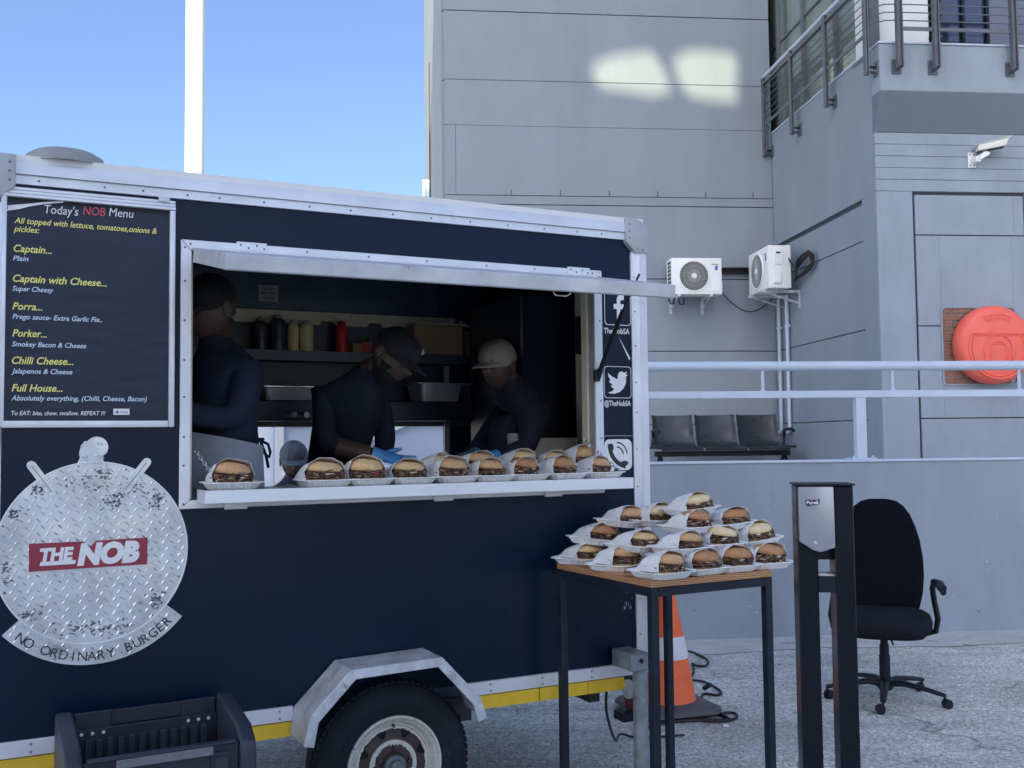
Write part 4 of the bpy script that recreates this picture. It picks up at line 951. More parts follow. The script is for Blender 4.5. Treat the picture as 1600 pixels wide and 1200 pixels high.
# crimson name plate
q = [TR.px(x,y) for x,y in ((45,893),(45,849.5),(130,845.5),(139,856),(150,844.5),(230,839.5),(229.5,881))]
g = MB(); g.prism([q[0],q[1],q[2],q[3],q[4],q[5],q[6]], -.0105, -.0066); np_ = g.build('name_plate', M_maroon, sg, smooth=0)
slope = math.atan2(q[5][1]-q[1][1], q[5][0]-q[1][0])
def slanted(mb, s, pxl, pxr, pyb, hpx, sh, bold, y=-.0113):
    x0, z0 = TR.px(pxl, pyb); x1, _ = TR.px(pxr, pyb)
    Mk = Matrix.Translation((x0,0,z0)) @ Matrix.Rotation(-slope,4,'Y')
    put_text(mb, s, 0, x1-x0, 0, hpx*.00207, y, 0, sh, bold, Mk)
g = MB(); slanted(g,'THE',62,115,876.5,20,.15,.055); slanted(g,'NOB',120,217,881,32,.18,.07)
x0, z0 = TR.px(61.5,884); Mk = Matrix.Translation((x0,0,z0)) @ Matrix.Rotation(-slope,4,'Y'); g.add([(0,-.0113,0),(.108,-.0113,0),(.110,-.0113,.013),(.003,-.0113,.013)], [(0,1,2,3)], 0, Mk)
g.build('plate_lettering', M_txtw, np_, smooth=0)

# ---------------- social stickers on the right panel
YS = -.0016
def outline(mb, pts, wd, y=YS):
    cx = sum(p[0] for p in pts)/len(pts); cz = sum(p[1] for p in pts)/len(pts)
    x0, x1 = min(p[0] for p in pts), max(p[0] for p in pts); k = 1-2*wd/(x1-x0)
    inn = [(cx+(p[0]-cx)*k, cz+(p[1]-cz)*k) for p in pts]; n = len(pts)
    mb.add([(p[0],y,p[1]) for p in pts]+[(p[0],y,p[1]) for p in inn], [(i,(i+1)%n,n+(i+1)%n,n+i) for i in range(n)])
def sq(x0,y0,x1,y1): a, b_ = TR.px(x0,y1), TR.px(x1,y0); return a[0], b_[0], a[1], b_[1]
a, b_, c_, d_ = sq(944.5,457,984.5,507.5)
g = MB(); outline(g, rrect(a,b_,c_,d_,.016), .0028); cx = (a+b_)/2+.004
fz = c_+.012; hgt = d_-c_-.024
g.add([(cx-.008,YS,fz),(cx+.010,YS,fz),(cx+.010,YS,fz+hgt*.48),(cx+.026,YS,fz+hgt*.48),(cx+.028,YS,fz+hgt*.66),(cx+.010,YS,fz+hgt*.66),(cx+.011,YS,fz+hgt*.78),(cx+.028,YS,fz+hgt*.82),(cx+.028,YS,fz+hgt),(cx+.004,YS,fz+hgt),(cx-.008,YS,fz+hgt*.86),(cx-.008,YS,fz+hgt*.66),(cx-.024,YS,fz+hgt*.66),(cx-.024,YS,fz+hgt*.48),(cx-.008,YS,fz+hgt*.48)], [tuple(range(15))])
T(g, 'letter_sticker', M_txtw, smooth=0)
g = MB(); x0, z0 = TR.px(943,520.5); x1, _ = TR.px(983.5,520.5); put_text(g,'TheNobSA',x0,x1,z0,.0245,YS,0,0,.02); T(g,'sticker_text',M_txtw,smooth=0)
a, b_, c_, d_ = sq(944,573,985.5,622)
g = MB(); outline(g, rrect(a,b_,c_,d_,.014), .0026)
bird = [(.06,.17),(.22,.2),(.34,.28),(.22,.36),(.19,.40),(.28,.42),(.14,.52),(.12,.58),(.2,.57),(.09,.72),(.08,.84),(.24,.72),(.44,.64),(.5,.63),(.5,.74),(.56,.86),(.68,.9),(.78,.85),(.92,.9),(.86,.8),(.95,.78),(.87,.72),(.86,.5),(.76,.32),(.58,.19),(.36,.13),(.18,.13)]
g.add([(a+(b_-a)*(.08+p[0]*.84),YS,c_+(d_-c_)*(.02+p[1]*.92)) for p in bird], [tuple(range(len(bird)))])
T(g, 'bird_sticker', M_txtw, smooth=0)
g = MB(); x0, z0 = TR.px(944,634); x1, _ = TR.px(985.5,634); put_text(g,'@TheNobSA',x0,x1,z0,.0235,YS,0,0,.02); T(g,'sticker_text',M_txtw,smooth=0)
a, b_, c_, d_ = sq(944.5,686,986.5,735.5); 
g = MB(); g.prism(rrect(a,b_,c_,d_,.026,8), -.0022, -.0008); ph = T(g, 'phone_sticker', M_txtw, smooth=0)
def arcband(mb, cx, cz, r0, r1, t0, t1, y, n=14):
    v = []
    for i in range(n):
        t_ = rad(t0+(t1-t0)*i/(n-1)); v += [(cx+r0*math.cos(t_),y,cz+r0*math.sin(t_)),(cx+r1*math.cos(t_),y,cz+r1*math.sin(t_))]
    mb.add(v, [(2*i,2*i+1,2*i+3,2*i+2) for i in range(n-1)])
g = MB(); w_ = b_-a; h_ = d_-c_
cx, cz = a+w_*.86, c_+h_*.82
arcband(g, cx, cz, w_*.60, w_*.74, 178, 262, -.0026)
def blob(mb, x, z, rx, rz_, an):
    mb.add([(x+rx*math.cos(t_)*math.cos(an)-rz_*math.sin(t_)*math.sin(an),-.0028,z+rx*math.cos(t_)*math.sin(an)+rz_*math.sin(t_)*math.cos(an)) for t_ in [i*math.pi/8 for i in range(16)]], [tuple(range(16))])
blob(g, a+w_*.24, c_+h_*.74, w_*.095, h_*.13, .1); blob(g, a+w_*.72, c_+h_*.22, w_*.14, h_*.085, .1)
cx, cz = a+w_*.44, c_+h_*.50
arcband(g, cx, cz, w_*.22, w_*.265, 5, 88, -.0026); arcband(g, cx, cz, w_*.36, w_*.405, 5, 88, -.0026)
g.build('phone_symbol', M_txtk, ph, smooth=0)

# ================================================================== INSIDE THE TRAILER
FY = DEP-.045                                             # face of the far wall
g = MB(); g.prism([(-.34,2.155),(-.315,2.17),(.9,2.17),(.9,2.125),(-.33,2.125)], FY-.03, FY-.001)
for x in (-.32,-.06,.2,.46,.72): g.prism([(x,2.1245),(x+.2,2.1245),(x+.19,2.103),(x+.02,2.103)], FY-.028, FY-.002)
crm = T(g, 'cream_trunking', M_cream, smooth=0)
rv = MB(); rivets(rv, [(x,2.158) for x in (-.1,.3,.7)], y=FY-.0305); stuff(rv.build('rivets', M_riv, crm))
g = MB(); g.box(UL+.04,.98,FY-.16,FY-.001,1.905,1.955); T(g, 'bottle_shelf', mat('shelf_grey',(.09,.115,.15),.4,.3), smooth=0)
g = MB(); g.box(UL+.04,.8,FY-.003,FY-.001,2.18,2.37); T(g, 'upper_lining', mat('lining_teal',(.10,.14,.175),.35,.3,var=.2,vs=3), smooth=0)
gx, gz_ = TR.px(478,648,FY-.33)
g = MB(); g.tube([(gx-.1,FY-.315,gz_),(gx+.1,FY-.315,gz_)], .008, 8)
for q in (-.06,.0,.06): g.cyl((gx+q,FY-.323,gz_),(gx+q,FY-.345,gz_),.014,n=12)
T(g, 'gas_valves', MATS.get('pan_steel') or M_stl)
for q in (.35,.41,.47):
    g = MB(); g.tube([(q,FY-.02,1.88),(q+.005,FY-.03,1.74)], .004, 6); g.box(q-.018,q+.022,FY-.032,FY-.028,1.70,1.74); T(g, 'hanging_spatula', M_stl)
g = MB(); g.box(UL+.04,1.1,FY-.30,FY-.001,1.60,1.70); T(g, 'griddle_body', mat('griddle',(.03,.038,.06),.35,.5), smooth=0, bevel=.006)
g = MB(); g.box(UL+.032,UR-.032,FY-.42,FY-.002,.55,1.14); T(g, 'rear_counter', M_stl, smooth=0, bevel=.004)
g = MB(); g.box(-.62,.86,.12,.40,1.275,1.285); T(g, 'inner_counter', M_stl, smooth=0)
g = MB(); g.box(UR-.034,UR-.0305,.04,.47,.55,2.39); T(g, 'cream_end_panel', mat('cream_panel',(.5,.5,.43),.5), smooth=0)
g = MB(); g.box(UR-.30,UR-.036,.60,1.2,.55,2.2); T(g, 'tall_fridge', mat('fridge_black',(.018,.024,.045),.3), bevel=.01, smooth=0)
g = MB(); g.box(UR-.06,UR-.036,.47,.50,1.3,2.36); T(g, 'cream_upright', M_cream, smooth=0)
g = MB(); g.box(UR-.08,UR-.036,.44,.468,1.9,2.08); T(g, 'door_latch', M_black, smooth=0, bevel=.004)
g = MB(); g.box(.83,.858,FY-.03,FY-.002,1.20,2.1); g.build('white_upright', mat('upright_white',(.6,.62,.64),.5), tr, smooth=0)
gs = TR.px(420,458,FY-.02)
sgn = thing('gas_notice', None, None); sgn.parent = tr
g = MB(); g.box(gs[0]-.05,gs[0]+.05,FY-.012,FY-.004,gs[1]-.042,gs[1]+.042); g.build('notice_plate', mat('notice_grey',(.5,.48,.46),.6), sgn, smooth=0)
g = MB()
for i, s in enumerate(('LP GAS','SHUT OFF','VALVE')):
    wdt = (.05,.074,.05)[i]; put_text(g, s, gs[0]-wdt/2, gs[0]+wdt/2, gs[1]+.018-i*.024, .012, FY-.0132, 0, 0, .03)
g.build('notice_text', M_txtk, sgn, smooth=0)

def place(x, y, z): return TR.w(x, y, z)
SBY = FY-.08
def bottle(px_, ytop, ybot, wpx, label, M, Mc, grp='sauce bottles on the shelf'):
    x, z0 = TR.px(px_, ybot, SBY); _, z1 = TR.px(px_, ytop, SBY); dpt = (TR.w(x,SBY,z0)).y; r = wpx/2*dpt/1600; z0 = 1.9555; h = z1-z0
    t = thing('squeeze_bottle', label, 'bottle', place(x,SBY,z0), TR.yaw, grp)
    g = MB(); g.lathe([(0,0),(r*.96,0),(r,.006),(r*.97,h*.3),(r,h*.6),(r*.98,h*.76),(r*.8,h*.84),(r*.5,h*.88),(r*.5,h*.89)], 24, caps=False); g.build('bottle_body', M, t)
    g = MB(); g.lathe([(r*.56,h*.89),(r*.56,h*.955),(r*.3,h*.97),(r*.2,h),(0,h)], 20); g.build('bottle_cap', Mc, t)
Mbk = mat('bottle_smoke',(.05,.06,.08),.35); Mby = mat('bottle_cream',(.9,.76,.36),.4,sub=.1); Mbr = mat('bottle_red',(.7,.03,.05),.35)
bottle(407,495,548,22,'smoky grey sauce bottle, leftmost and shorter of the two dark ones',Mbk,M_board)
bottle(434,491,548,26,'smoky grey sauce bottle, bigger dark one beside the yellow pair',mat('bottle_navy',(.045,.06,.09),.35),mat('cap_beige',(.4,.36,.3),.5))
bottle(458,499,549,18,'slim mustard yellow sauce bottle next to the dark bottles',Mby,mat('cap_white',(.5,.5,.42),.5))
bottle(479,500,550,22,'wider mustard yellow sauce bottle, right one of the yellow pair',Mby,MATS['cap_white'])
bottle(534,501,552,20,'red ketchup bottle standing alone on the shelf',Mbr,mat('cap_red',(.35,.02,.03),.4))
def sbox(name, label, cat, x0, x1, y0, y1, z0, z1, M, **k):
    xa_, za_ = TR.px(x0, z1, SBY); xb_, zb_ = TR.px(x1, z0, SBY)
    return xa_, xb_, za_, zb_
# little orange carton with an open flap
xa_, _ = TR.px(546,550,SBY); xb_, zt_ = TR.px(576,531,SBY)
t = thing('orange_carton', 'small open carton with an orange red label beside the ketchup bottle', 'box', place((xa_+xb_)/2,SBY,1.9555), TR.yaw+.15)
g = MB(); w_ = (xb_-xa_)/2; g.box(-w_,w_,-.035,.035,0,.05); g.build('carton', M_board, t, bevel=.002, smooth=0)
g = MB(); g.box(-w_*.1,w_*.9,-.0365,-.0355,.006,.058); g.build('carton_label', mat('label_orange',(.75,.12,.06),.5), t, smooth=0)
g = MB(); g.box(w_,w_+.002,-.03,.03,.02,.085,0,rotz(.0)); g.build('carton_flap', M_board, t, smooth=0)
# big cardboard box and steel tub on the shelf
t = thing('cardboard_box', 'open brown cardboard box behind the black capped cook', 'box', place(.735,SBY-.02,1.9555), TR.yaw)
g = MB(); g.box(-.14,.14,-.08,.08,0,.155); g.build('box_body', M_board, t, bevel=.003, smooth=0)
g = MB(); g.prism([(-.14,.156),(-.145,.162),(.13,.162),(.15,.156)], -.12,.02); g.build('box_flap', M_cream, t, smooth=0)
g = MB(); 
for k in range(9): g.tube([(.0+.02*k,-.02,.16),(.02+.018*k,-.04,.175+.01*math.sin(k*2)),(.05+.02*k,-.01,.163)], .008, 5)
stuff(g.build('paper_filling', M_paper, t))
t = thing('steel_tub', 'grey tapered plastic tub right of the cardboard box', 'container', place(.985,SBY-.02,1.9555), TR.yaw)
g = MB(); g.loft([[(-.075,-.06,0),(.075,-.06,0),(.075,.06,0),(-.075,.06,0)],[(-.09,-.07,.115),(.09,-.07,.115),(.09,.07,.115),(-.09,.07,.115)],[(-.097,-.077,.115),(.097,-.077,.115),(.097,.077,.115),(-.097,.077,.115)],[(-.097,-.077,.13),(.097,-.077,.13),(.097,.077,.13),(-.097,.077,.13)]]); g.build('tub_body', mat('tub_grey',(.25,.27,.3),.4), t, bevel=.003)
# steel pans on the griddle line
def pan(x, y, z, lx, ly, h, label, fill=False):
    t = thing('food_pan', label, 'pan', place(x,y,z), TR.yaw, 'steel food pans at the back of the trailer')
    def rr(sx, sy, zz, r=.02): return [(p[0],p[1],zz) for p in rrect(-sx/2,sx/2,-sy/2,sy/2,r,4)]
    g = MB(); g.loft([rr(lx-.05,ly-.05,0),rr(lx-.02,ly-.02,h-.004),rr(lx+.02,ly+.02,h),rr(lx+.02,ly+.02,h+.004),rr(lx-.024,ly-.024,h+.003),rr(lx-.054,ly-.054,.004)]); g.build('pan_body', mat('pan_steel',(.78,.8,.82),.3,.6,var=.08,vs=6), t, smooth=50)
    if fill:
        g = MB(); R_ = random.Random(int(x*100))
        for k in range(30):
            a, b_ = R_.uniform(-lx/2+.03,lx/2-.03), R_.uniform(-ly/2+.02,ly/2-.02)
            g.tube([(a,b_,h-.01),(a+R_.uniform(-.05,.05),b_+R_.uniform(-.03,.03),h+R_.uniform(0,.02)),(a+R_.uniform(-.09,.09),b_,h-.01)], .006, 5)
        stuff(g.build('onion_heap', M_onion, t))
    return t
pan(-.02,FY-.16,1.7005,.40,.22,.065,'long steel pan of fried onions under the bottles',True)
pan(.70,FY-.2,1.7005,.26,.22,.09,'steel pan left of the bright gap, behind the gloved hands')
pan(.98,FY-.2,1.7005,.22,.22,.09,'deep steel pan beside the cream capped cook')
pan(-.12,.72,1.286,.36,.2,.035,'steel tray lying flat on the inner counter by the lone cap',True).location = place(-.12,.33,1.2855)
# brown paper bags and boards at the right end
t = thing('cardboard_sheet', 'pale cardboard sheet leaning at the right end of the counter', 'cardboard', place(.86,.30,1.286), TR.yaw)
g = MB(); g.box(-.16,.16,0,.006,0,.22,0,Matrix.Rotation(-.15,4,'X')); g.build('sheet', mat('pale_card',(.36,.32,.26),.8,var=.15,vs=7), t, smooth=0)
t = thing('paper_roll', 'upright pale roll of wrapping paper behind the burgers', 'paper roll', place(.73,.40,1.286), TR.yaw)
g = MB(); g.lathe([(.012,0),(.035,0),(.036,.24),(.012,.24)], 20); g.build('roll', mat('roll_grey',(.33,.32,.31),.7), t)

# ================================================================== PEOPLE
def skin_body(name, joints, bones, mats, pick, root, parent=None, sub=2):
    names = list(joints); idx = {n: i for i, n in enumerate(names)}
    me = bpy.data.meshes.new(name); me.from_pydata([joints[n][0] for n in names], [(idx[a], idx[b_]) for a, b_ in bones], [])
    o = bpy.data.objects.new(name+'_src', me); COL.objects.link(o)
    md = o.modifiers.new('s', 'SKIN'); md.use_smooth_shade = True; md.branch_smoothing = .6
    sv = me.skin_vertices[0].data
    for n in names:
        r_ = joints[n][1]; sv[idx[n]].radius = (r_, r_) if not isinstance(r_, tuple) else r_; sv[idx[n]].use_root = (n == root)
    s2 = o.modifiers.new('u', 'SUBSURF'); s2.levels = sub; s2.render_levels = sub
    dg = bpy.context.evaluated_depsgraph_get(); dg.update()
    out = bpy.data.meshes.new_from_object(o.evaluated_get(dg)); out.name = name
    bpy.data.objects.remove(o)
    out.materials.clear()
    for m in mats: out.materials.append(m)
    for p in out.polygons:
        p.use_smooth = True; p.material_index = pick(p.center)
    ob_ = bpy.data.objects.new(name, out); COL.objects.link(ob_)
    if parent: ob_.parent = parent
    return ob_
def head(parent, c, R_, sc_=1, face=True, beard=True, skin=None):
    """head centred at c; local +y... faces -y; R_ is a rotation matrix. one mesh with skull, brow, nose, lips, ears"""
    skin = skin or M_skin
    bm = bmesh.new(); bmesh.ops.create_icosphere(bm, subdivisions=5, radius=1)
    for v in bm.verts:
        x, y, z = v.co
        X, Y, Z = x*.076, y*.098, z*.115
        if z < 0: X *= 1-.25*z*z-.10*abs(z); Y *= 1-.12*z*z
        if z < -.3 and y > .1: Y *= .72
        f = max(0, -y)
        nose = math.exp(-(x/.16)**2)*math.exp(-((z+.12)/.16)**2)*f; Y -= .026*nose
        nb = math.exp(-(x/.12)**2)*math.exp(-((z-.08)/.2)**2)*f; Y -= .008*nb
        for s in (-1,1):
            e = math.exp(-((x-s*.38)/.18)**2)*math.exp(-((z-.08)/.12)**2)*f; Y += .012*e
            b_ = math.exp(-((x-s*.38)/.25)**2)*math.exp(-((z-.26)/.08)**2)*f; Y -= .005*b_
            nn = math.exp(-((x-s*.14)/.09)**2)*math.exp(-((z+.2)/.07)**2)*f; Y -= .008*nn
        for zz, k in ((-.42,.008),(-.52,.009)):
            Y -= k*math.exp(-(x/.25)**2)*math.exp(-((z-zz)/.045)**2)*f
        Y -= .012*math.exp(-(x/.3)**2)*math.exp(-((z+.82)/.14)**2)*f
        v.co = (X, Y, Z)
    me = bpy.data.meshes.new('head'); bm.to_mesh(me); bm.free(); me.materials.append(skin); me.materials.append(mat('black_beard',(.01,.009,.009),.9,bump=.6,bs=300))
    for p in me.polygons:
        p.use_smooth = True
        c_ = p.center
        if beard and (c_.z < -.060-.25*max(0,-c_.y-.06) or (abs(c_.x) > .05 and c_.z < -.03 and c_.y < -.01)) and c_.y < .025 and c_.y > -.2: p.material_index = 1
    h = bpy.data.objects.new('head', me); COL.objects.link(h); h.parent = parent
    h.matrix_local = Matrix.Translation(c) @ R_.to_4x4() @ Matrix.Scale(sc_,4)
    for s in (-1,1):
        g = MB(); rings = []
        for k, (q, w_) in enumerate(((0,.6),(.35,1),(.7,1.05),(1,.75))):
            rings.append([(s*(.070+.014*q), .012+w_*.017*math.cos(t_)+.006*q, w_*.031*math.sin(t_)-.005) for t_ in [i*math.pi/6 for i in range(12)]])
        g.loft(rings); g.build('ear', skin, h)
        g = MB(); g.lathe([(0,-.011),(.008,-.008),(.011,0),(.008,.008),(0,.011)], 12, M=Matrix.Translation((s*.030,-.079,.009))); g.build('eye', mat('eye_white',(.6,.58,.55),.3), h)
        g = MB(); g.lathe([(0,-.0045),(.0045,0),(0,.0045)], 10, M=Matrix.Translation((s*.030,-.0895,.008))); g.build('iris', mat('iris_dark',(.01,.006,.004),.2), h)
        g = MB(); g.tube([(s*.014,-.097,.031),(s*.03,-.096,.036),(s*.047,-.086,.030)], [.003,.004,.002], 6); g.build('eyebrow', MATS['black_beard'], h)
    return h
def cap_mesh(parent, M, brim_dir=-1, logo=False, tilt=0, sz=1):
    g = MB(); rings = []
    for k in range(9):
        t_ = k/8*math.pi/2; rings.append([(.084*math.cos(t_)**.8*math.cos(a), .106*math.cos(t_)**.8*math.sin(a), .035+.085*math.sin(t_)*(1-.10*math.sin(a)*-1 if False else 1+.08*math.sin(a))) for a in [i*math.pi/14 for i in range(28)]])
    rings.insert(0, [(.083*math.cos(a), .105*math.sin(a), .015) for a in [i*math.pi/14 for i in range(28)]])
    g.loft(rings, False); c = g.build('cap', M, parent, smooth=60)
    g = MB(); top = []; n = 13
    rg = []
    for q in (0,.35,.7,1):
        rg.append([((.078+.004*q)*math.cos(a)*(1-.08*q), -(.100+.0*q)*math.sin(a)-.078*q*math.sin(a)**.6 if math.sin(a) > 0 else -.0, .026-.012*q*q+.012*(math.cos(a)**2)*-1*q+.0) for a in [math.pi*i/(n-1) for i in range(n)]])
    rg2 = [[(p[0],p[1],p[2]-.004) for p in r_] for r_ in rg[::-1]]
    g.loft(rg+rg2, False, closed=False, loop=True); b_ = g.build('cap_brim', M, c)
    g = MB(); g.lathe([(0,.004),(.006,.002),(.007,0)], 10, M=Matrix.Translation((0,0,.119))); g.build('cap_button', M, c)
    for k in range(3):
        a = math.pi*k/3
        g = MB(); g.tube([(.086*math.cos(t_)**.8*math.cos(a) if math.cos(t_) > 0 else -.086*abs(math.cos(t_))**.8*math.cos(a), (.108*math.cos(t_)**.8 if math.cos(t_) > 0 else -.108*abs(math.cos(t_))**.8)*math.sin(a), .0355+.0855*math.sin(t_)) for t_ in [i*math.pi/16 for i in range(17)]], .0012, 4); g.build('cap_seam', M, c)
    return c
def glove(parent, wrist, direction, palm_n, M, curl=.25, s=1.0, side=1, spread=.14):
    """a hand: wrist point, finger direction, palm normal; palm and five separate fingers"""
    d = Vector(direction).normalized(); n = Vector(palm_n); n = (n-d*n.dot(d)).normalized(); r_ = d.cross(n)*side
    W = Vector(wrist)
    J = {'w': (W, .030*s), 'p0': (W+d*.035*s, (.036*s,.018*s)), 'p1': (W+d*.075*s, (.040*s,.017*s))}
    # palm as lofted flat shape, fingers as chains
    g = MB(); rings = []
    for q, wd, th in ((-.035,.036,.031),(-.01,.031,.027),(.0,.030,.024),(.03,.040,.018),(.06,.044,.016),(.088,.042,.012),(.094,.036,.006)):
        rings.append([tuple(W+d*q*s+r_*wd*s*math.cos(t_)+n*th*s*math.sin(t_)) for t_ in [i*math.pi/8 for i in range(16)]])
    g.loft(rings)
    for k, (off, ln, rr_) in enumerate(((-.032,.066,.0088),(-.011,.078,.0092),(.011,.074,.0090),(.031,.058,.0080))):
        fd_ = (d+r_*off/.04*spread).normalized(); p = W+d*.080*s+r_*off*s; pts = [p]; a = curl*(.5+.2*k)
        for j, f_ in enumerate((.45,.3,.25)):
            fd_ = (fd_*math.cos(a)+n*math.sin(a)).normalized(); p = p+fd_*ln*f_*s; pts.append(p); a = curl*.9
        pts.append(p+fd_*.004*s)
        g.tube(pts, [rr_*s*1.05, rr_*s*1.02, rr_*s*.95, rr_*s*.85, rr_*s*.4], 8)
    th = W+d*.018*s-r_*.028*s; td = (d*.62-r_*.72+n*.2).normalized()
    g.tube([th, th+td*.032*s, th+td*.032*s+(td+d*.4).normalized()*.028*s, th+td*.032*s+(td+d*.4).normalized()*.048*s], [.014*s,.0115*s,.010*s,.006*s], 8)
    return g.build('glove', M, parent, smooth=70)

def person(label, base, rz):
    return thing('person', label, 'person', base, rz)
FLR = .53
# --- the cook in the middle: leaning forward, looking down to his left, blue gloves over the burgers
px_w = TR.w
pB = person('cook in black cap and black shirt leaning over the burgers with blue gloves', TR.w(.0,.60,FLR-.055), TR.yaw)
J = {'pel': ((0,.08,.86),(.155,.105)), 'sp1': ((-.02,.05,1.02),(.175,.12)), 'sp2': ((-.01,-.05,1.13),(.19,.14)), 'chest': ((.0,-.09,1.24),(.175,.125)), 'neck': ((.06,-.17,1.33),.062), 'hb': ((.10,-.22,1.37),.055),
 'hL': ((-.09,.08,.80),.105),'kL': ((-.10,.04,.45),.07),'aL': ((-.10,.08,.08),.05),'tL': ((-.10,-.10,.035),.04),
 'hR': ((.09,.08,.80),.105),'kR': ((.10,.04,.45),.07),'aR': ((.10,.08,.08),.05),'tR': ((.10,-.10,.035),.04),
 'sL': ((-.12,-.06,1.22),.062),'eL': ((-.13,-.13,1.01),.052),'wL': ((.05,-.25,.965),.034),
 'sR': ((.15,-.04,1.20),.06),'eR': ((.17,-.05,1.0),.048),'wR': ((.06,-.18,.94),.034)}
Bn = [('pel','sp1'),('sp1','sp2'),('sp2','chest'),('chest','neck'),('neck','hb'),('pel','hL'),('hL','kL'),('kL','aL'),('aL','tL'),('pel','hR'),('hR','kR'),('kR','aR'),('aR','tR'),('chest','sL'),('sL','eL'),('eL','wL'),('chest','sR'),('sR','eR'),('eR','wR')]
def pickB(c):
    c = Vector(c)
    if c.z > 1.335 and c.x > .0: return 1
    # bare left forearm
    e, w_ = Vector(J['eL'][0]), Vector(J['wL'][0]); t_ = (c-e).dot(w_-e)/(w_-e).length_squared
    if .28 < t_ < 1.3 and (c-(e+(w_-e)*t_)).length < .06 and c.y < -.08: return 1
    return 0
skin_body('body', J, Bn, [M_cloth, M_skin], pickB, 'pel', pB)
Rh = Euler((rad(32), rad(14), rad(38)), 'XYZ').to_matrix()
hB = head(pB, (.125,-.27,1.375), Rh, 1.04)
cB = cap_mesh(hB, mat('black_cap',(.012,.013,.018),.85,bump=.1,bs=150))
g = MB(); g.lathe([(.0135,0),(.0135,.0015),(.0115,.0015),(.0115,0)], 24, M=Matrix.Translation((.034,-.083,.082)) @ Euler((rad(72),0,rad(22))).to_matrix().to_4x4())
g.tube([(.028,-.0905,.075),(.034,-.0890,.086),(.040,-.0875,.078)], .0015, 4); g.build('cap_badge', M_txtw, cB)
for c in kids(cB):
    if c.name.startswith('cap_brim'): c.rotation_euler = (0,0,0)
glove(pB, (.07,-.262,.962), (.86,-.36,-.22), (-.1,-.45,1), M_glove, .10, .98, 1, .2)
glove(pB, (.03,-.27,.912), (-.9,-.12,.12), (0,-.2,-1), M_glove, .3, .92, -1)
# --- the cook at the left end, turned away, grey apron tied behind
pA = person('cook at the left end in dark jacket and grey apron, turned away', TR.w(-.565,.36,FLR-.07), TR.yaw-rad(72))
J2 = {'pel': ((0,0,.90),(.165,.16)), 'sp1': ((.0,.0,1.06),(.16,.155)), 'sp2': ((.0,-.0,1.22),(.17,.155)), 'chest': ((.0,-.01,1.34),(.16,.14)), 'neck': ((-.01,-.04,1.44),.064), 'hb': ((-.01,-.05,1.50),.058),
 'hL': ((-.095,0,.82),.11),'kL': ((-.10,-.02,.46),.075),'aL': ((-.10,.02,.08),.05),'tL': ((-.10,-.14,.035),.04),
 'hR': ((.095,0,.82),.11),'kR': ((.10,-.02,.46),.075),'aR': ((.10,.02,.08),.05),'tR': ((.10,-.14,.035),.04),
 'sL': ((-.16,-.0,1.32),.07),'eL': ((-.19,-.05,1.12),.056),'wL': ((-.10,-.27,1.16),.04),
 'sR': ((.15,.02,1.32),.075),'eR': ((.17,-.05,1.12),.06),'wR': ((.06,-.27,1.16),.04)}
skin_body('body', J2, Bn, [M_cloth2, M_skin], lambda c: 1 if (c[2] > 1.45) else 0, 'pel', pA)
hA = head(pA, (-.015,-.06,1.56), Euler((rad(14),0,rad(8)), 'XYZ').to_matrix(), 1.12, beard=False)
cap_mesh(hA, MATS['black_cap'])
# apron: a curved sheet round hips with a tie
g = MB(); rows = []
for j in range(15):
    z = 1.115-.70*j/14; row = []
    for i in range(25):
        a = rad(165+ (374-165)*i/24); rr_ = 1+.05*noise.noise(Vector((i*.35,j*.3,4)))+.10*(j/14)
        row.append((.222*rr_*math.cos(a)*(1.0+.08*math.sin(j/14*2)), .205*rr_*math.sin(a)-.01, z-.09*(i/24)**2*(1-j/14)))
    rows.append(row)
g.loft(rows, False, closed=False); ap = g.build('apron', M_apron, pA, smooth=70)
g = MB(); g.tube([(.175*math.cos(rad(a)),.165*math.sin(rad(a)),1.05) for a in range(-15,40,11)], .006, 6)
g.tube([(.15,.06,1.05),(.17,.09,1.03),(.17,.10,1.0),(.17,.095,.98),(.17,.08,.99),(.16,.06,1.03)], .006, 6); g.tube([(.16,.06,1.05),(.17,.08,.99),(.165,.095,.94)], .006, 6); g.build('apron_tie', M_cloth, ap)
glove(pA, (-.10,-.28,1.16), (.3,-.9,-.2), (0,0,-1), M_glovek, .3, .95, 1); glove(pA, (.06,-.28,1.16), (-.3,-.9,-.2), (0,0,-1), M_glovek, .3, .95, -1)
# --- the cook on the right with the cream cap, facing left
pC = person('cook in cream cap and black top on the right, facing left', TR.w(.78,.50,FLR-.03), TR.yaw)
J3 = {'pel': ((0,.04,.86),(.15,.11)), 'sp1': ((.0,.02,1.0),(.15,.11)), 'sp2': ((-.0,.0,1.12),(.165,.12)), 'chest': ((-.01,-.02,1.2),(.155,.115)), 'neck': ((-.05,-.04,1.28),.06), 'hb': ((-.08,-.05,1.31),.055),
 'hL': ((-.06,.1,.80),.1),'kL': ((-.08,.1,.45),.07),'aL': ((-.04,.12,.08),.05),'tL': ((-.2,.12,.035),.04),
 'hR': ((-.02,-.06,.80),.1),'kR': ((-.06,-.06,.45),.07),'aR': ((-.02,-.06,.08),.05),'tR': ((-.18,-.06,.035),.04),
 'sL': ((.04,.14,1.16),.062),'eL': ((-.10,.14,.98),.052),'wL': ((-.22,.0,.93),.038),
 'sR': ((.03,-.14,1.16),.064),'eR': ((-.02,-.17,.96),.054),'wR': ((-.17,-.15,.915),.04)}
skin_body('body', J3, Bn, [M_cloth, M_skin], lambda c: 1 if (c[2] > 1.275) else 0, 'pel', pC)
hC = head(pC, (-.105,-.05,1.335), Euler((rad(10),0,rad(-64)), 'XYZ').to_matrix(), .95, beard=False)
cap_mesh(hC, M_capc)
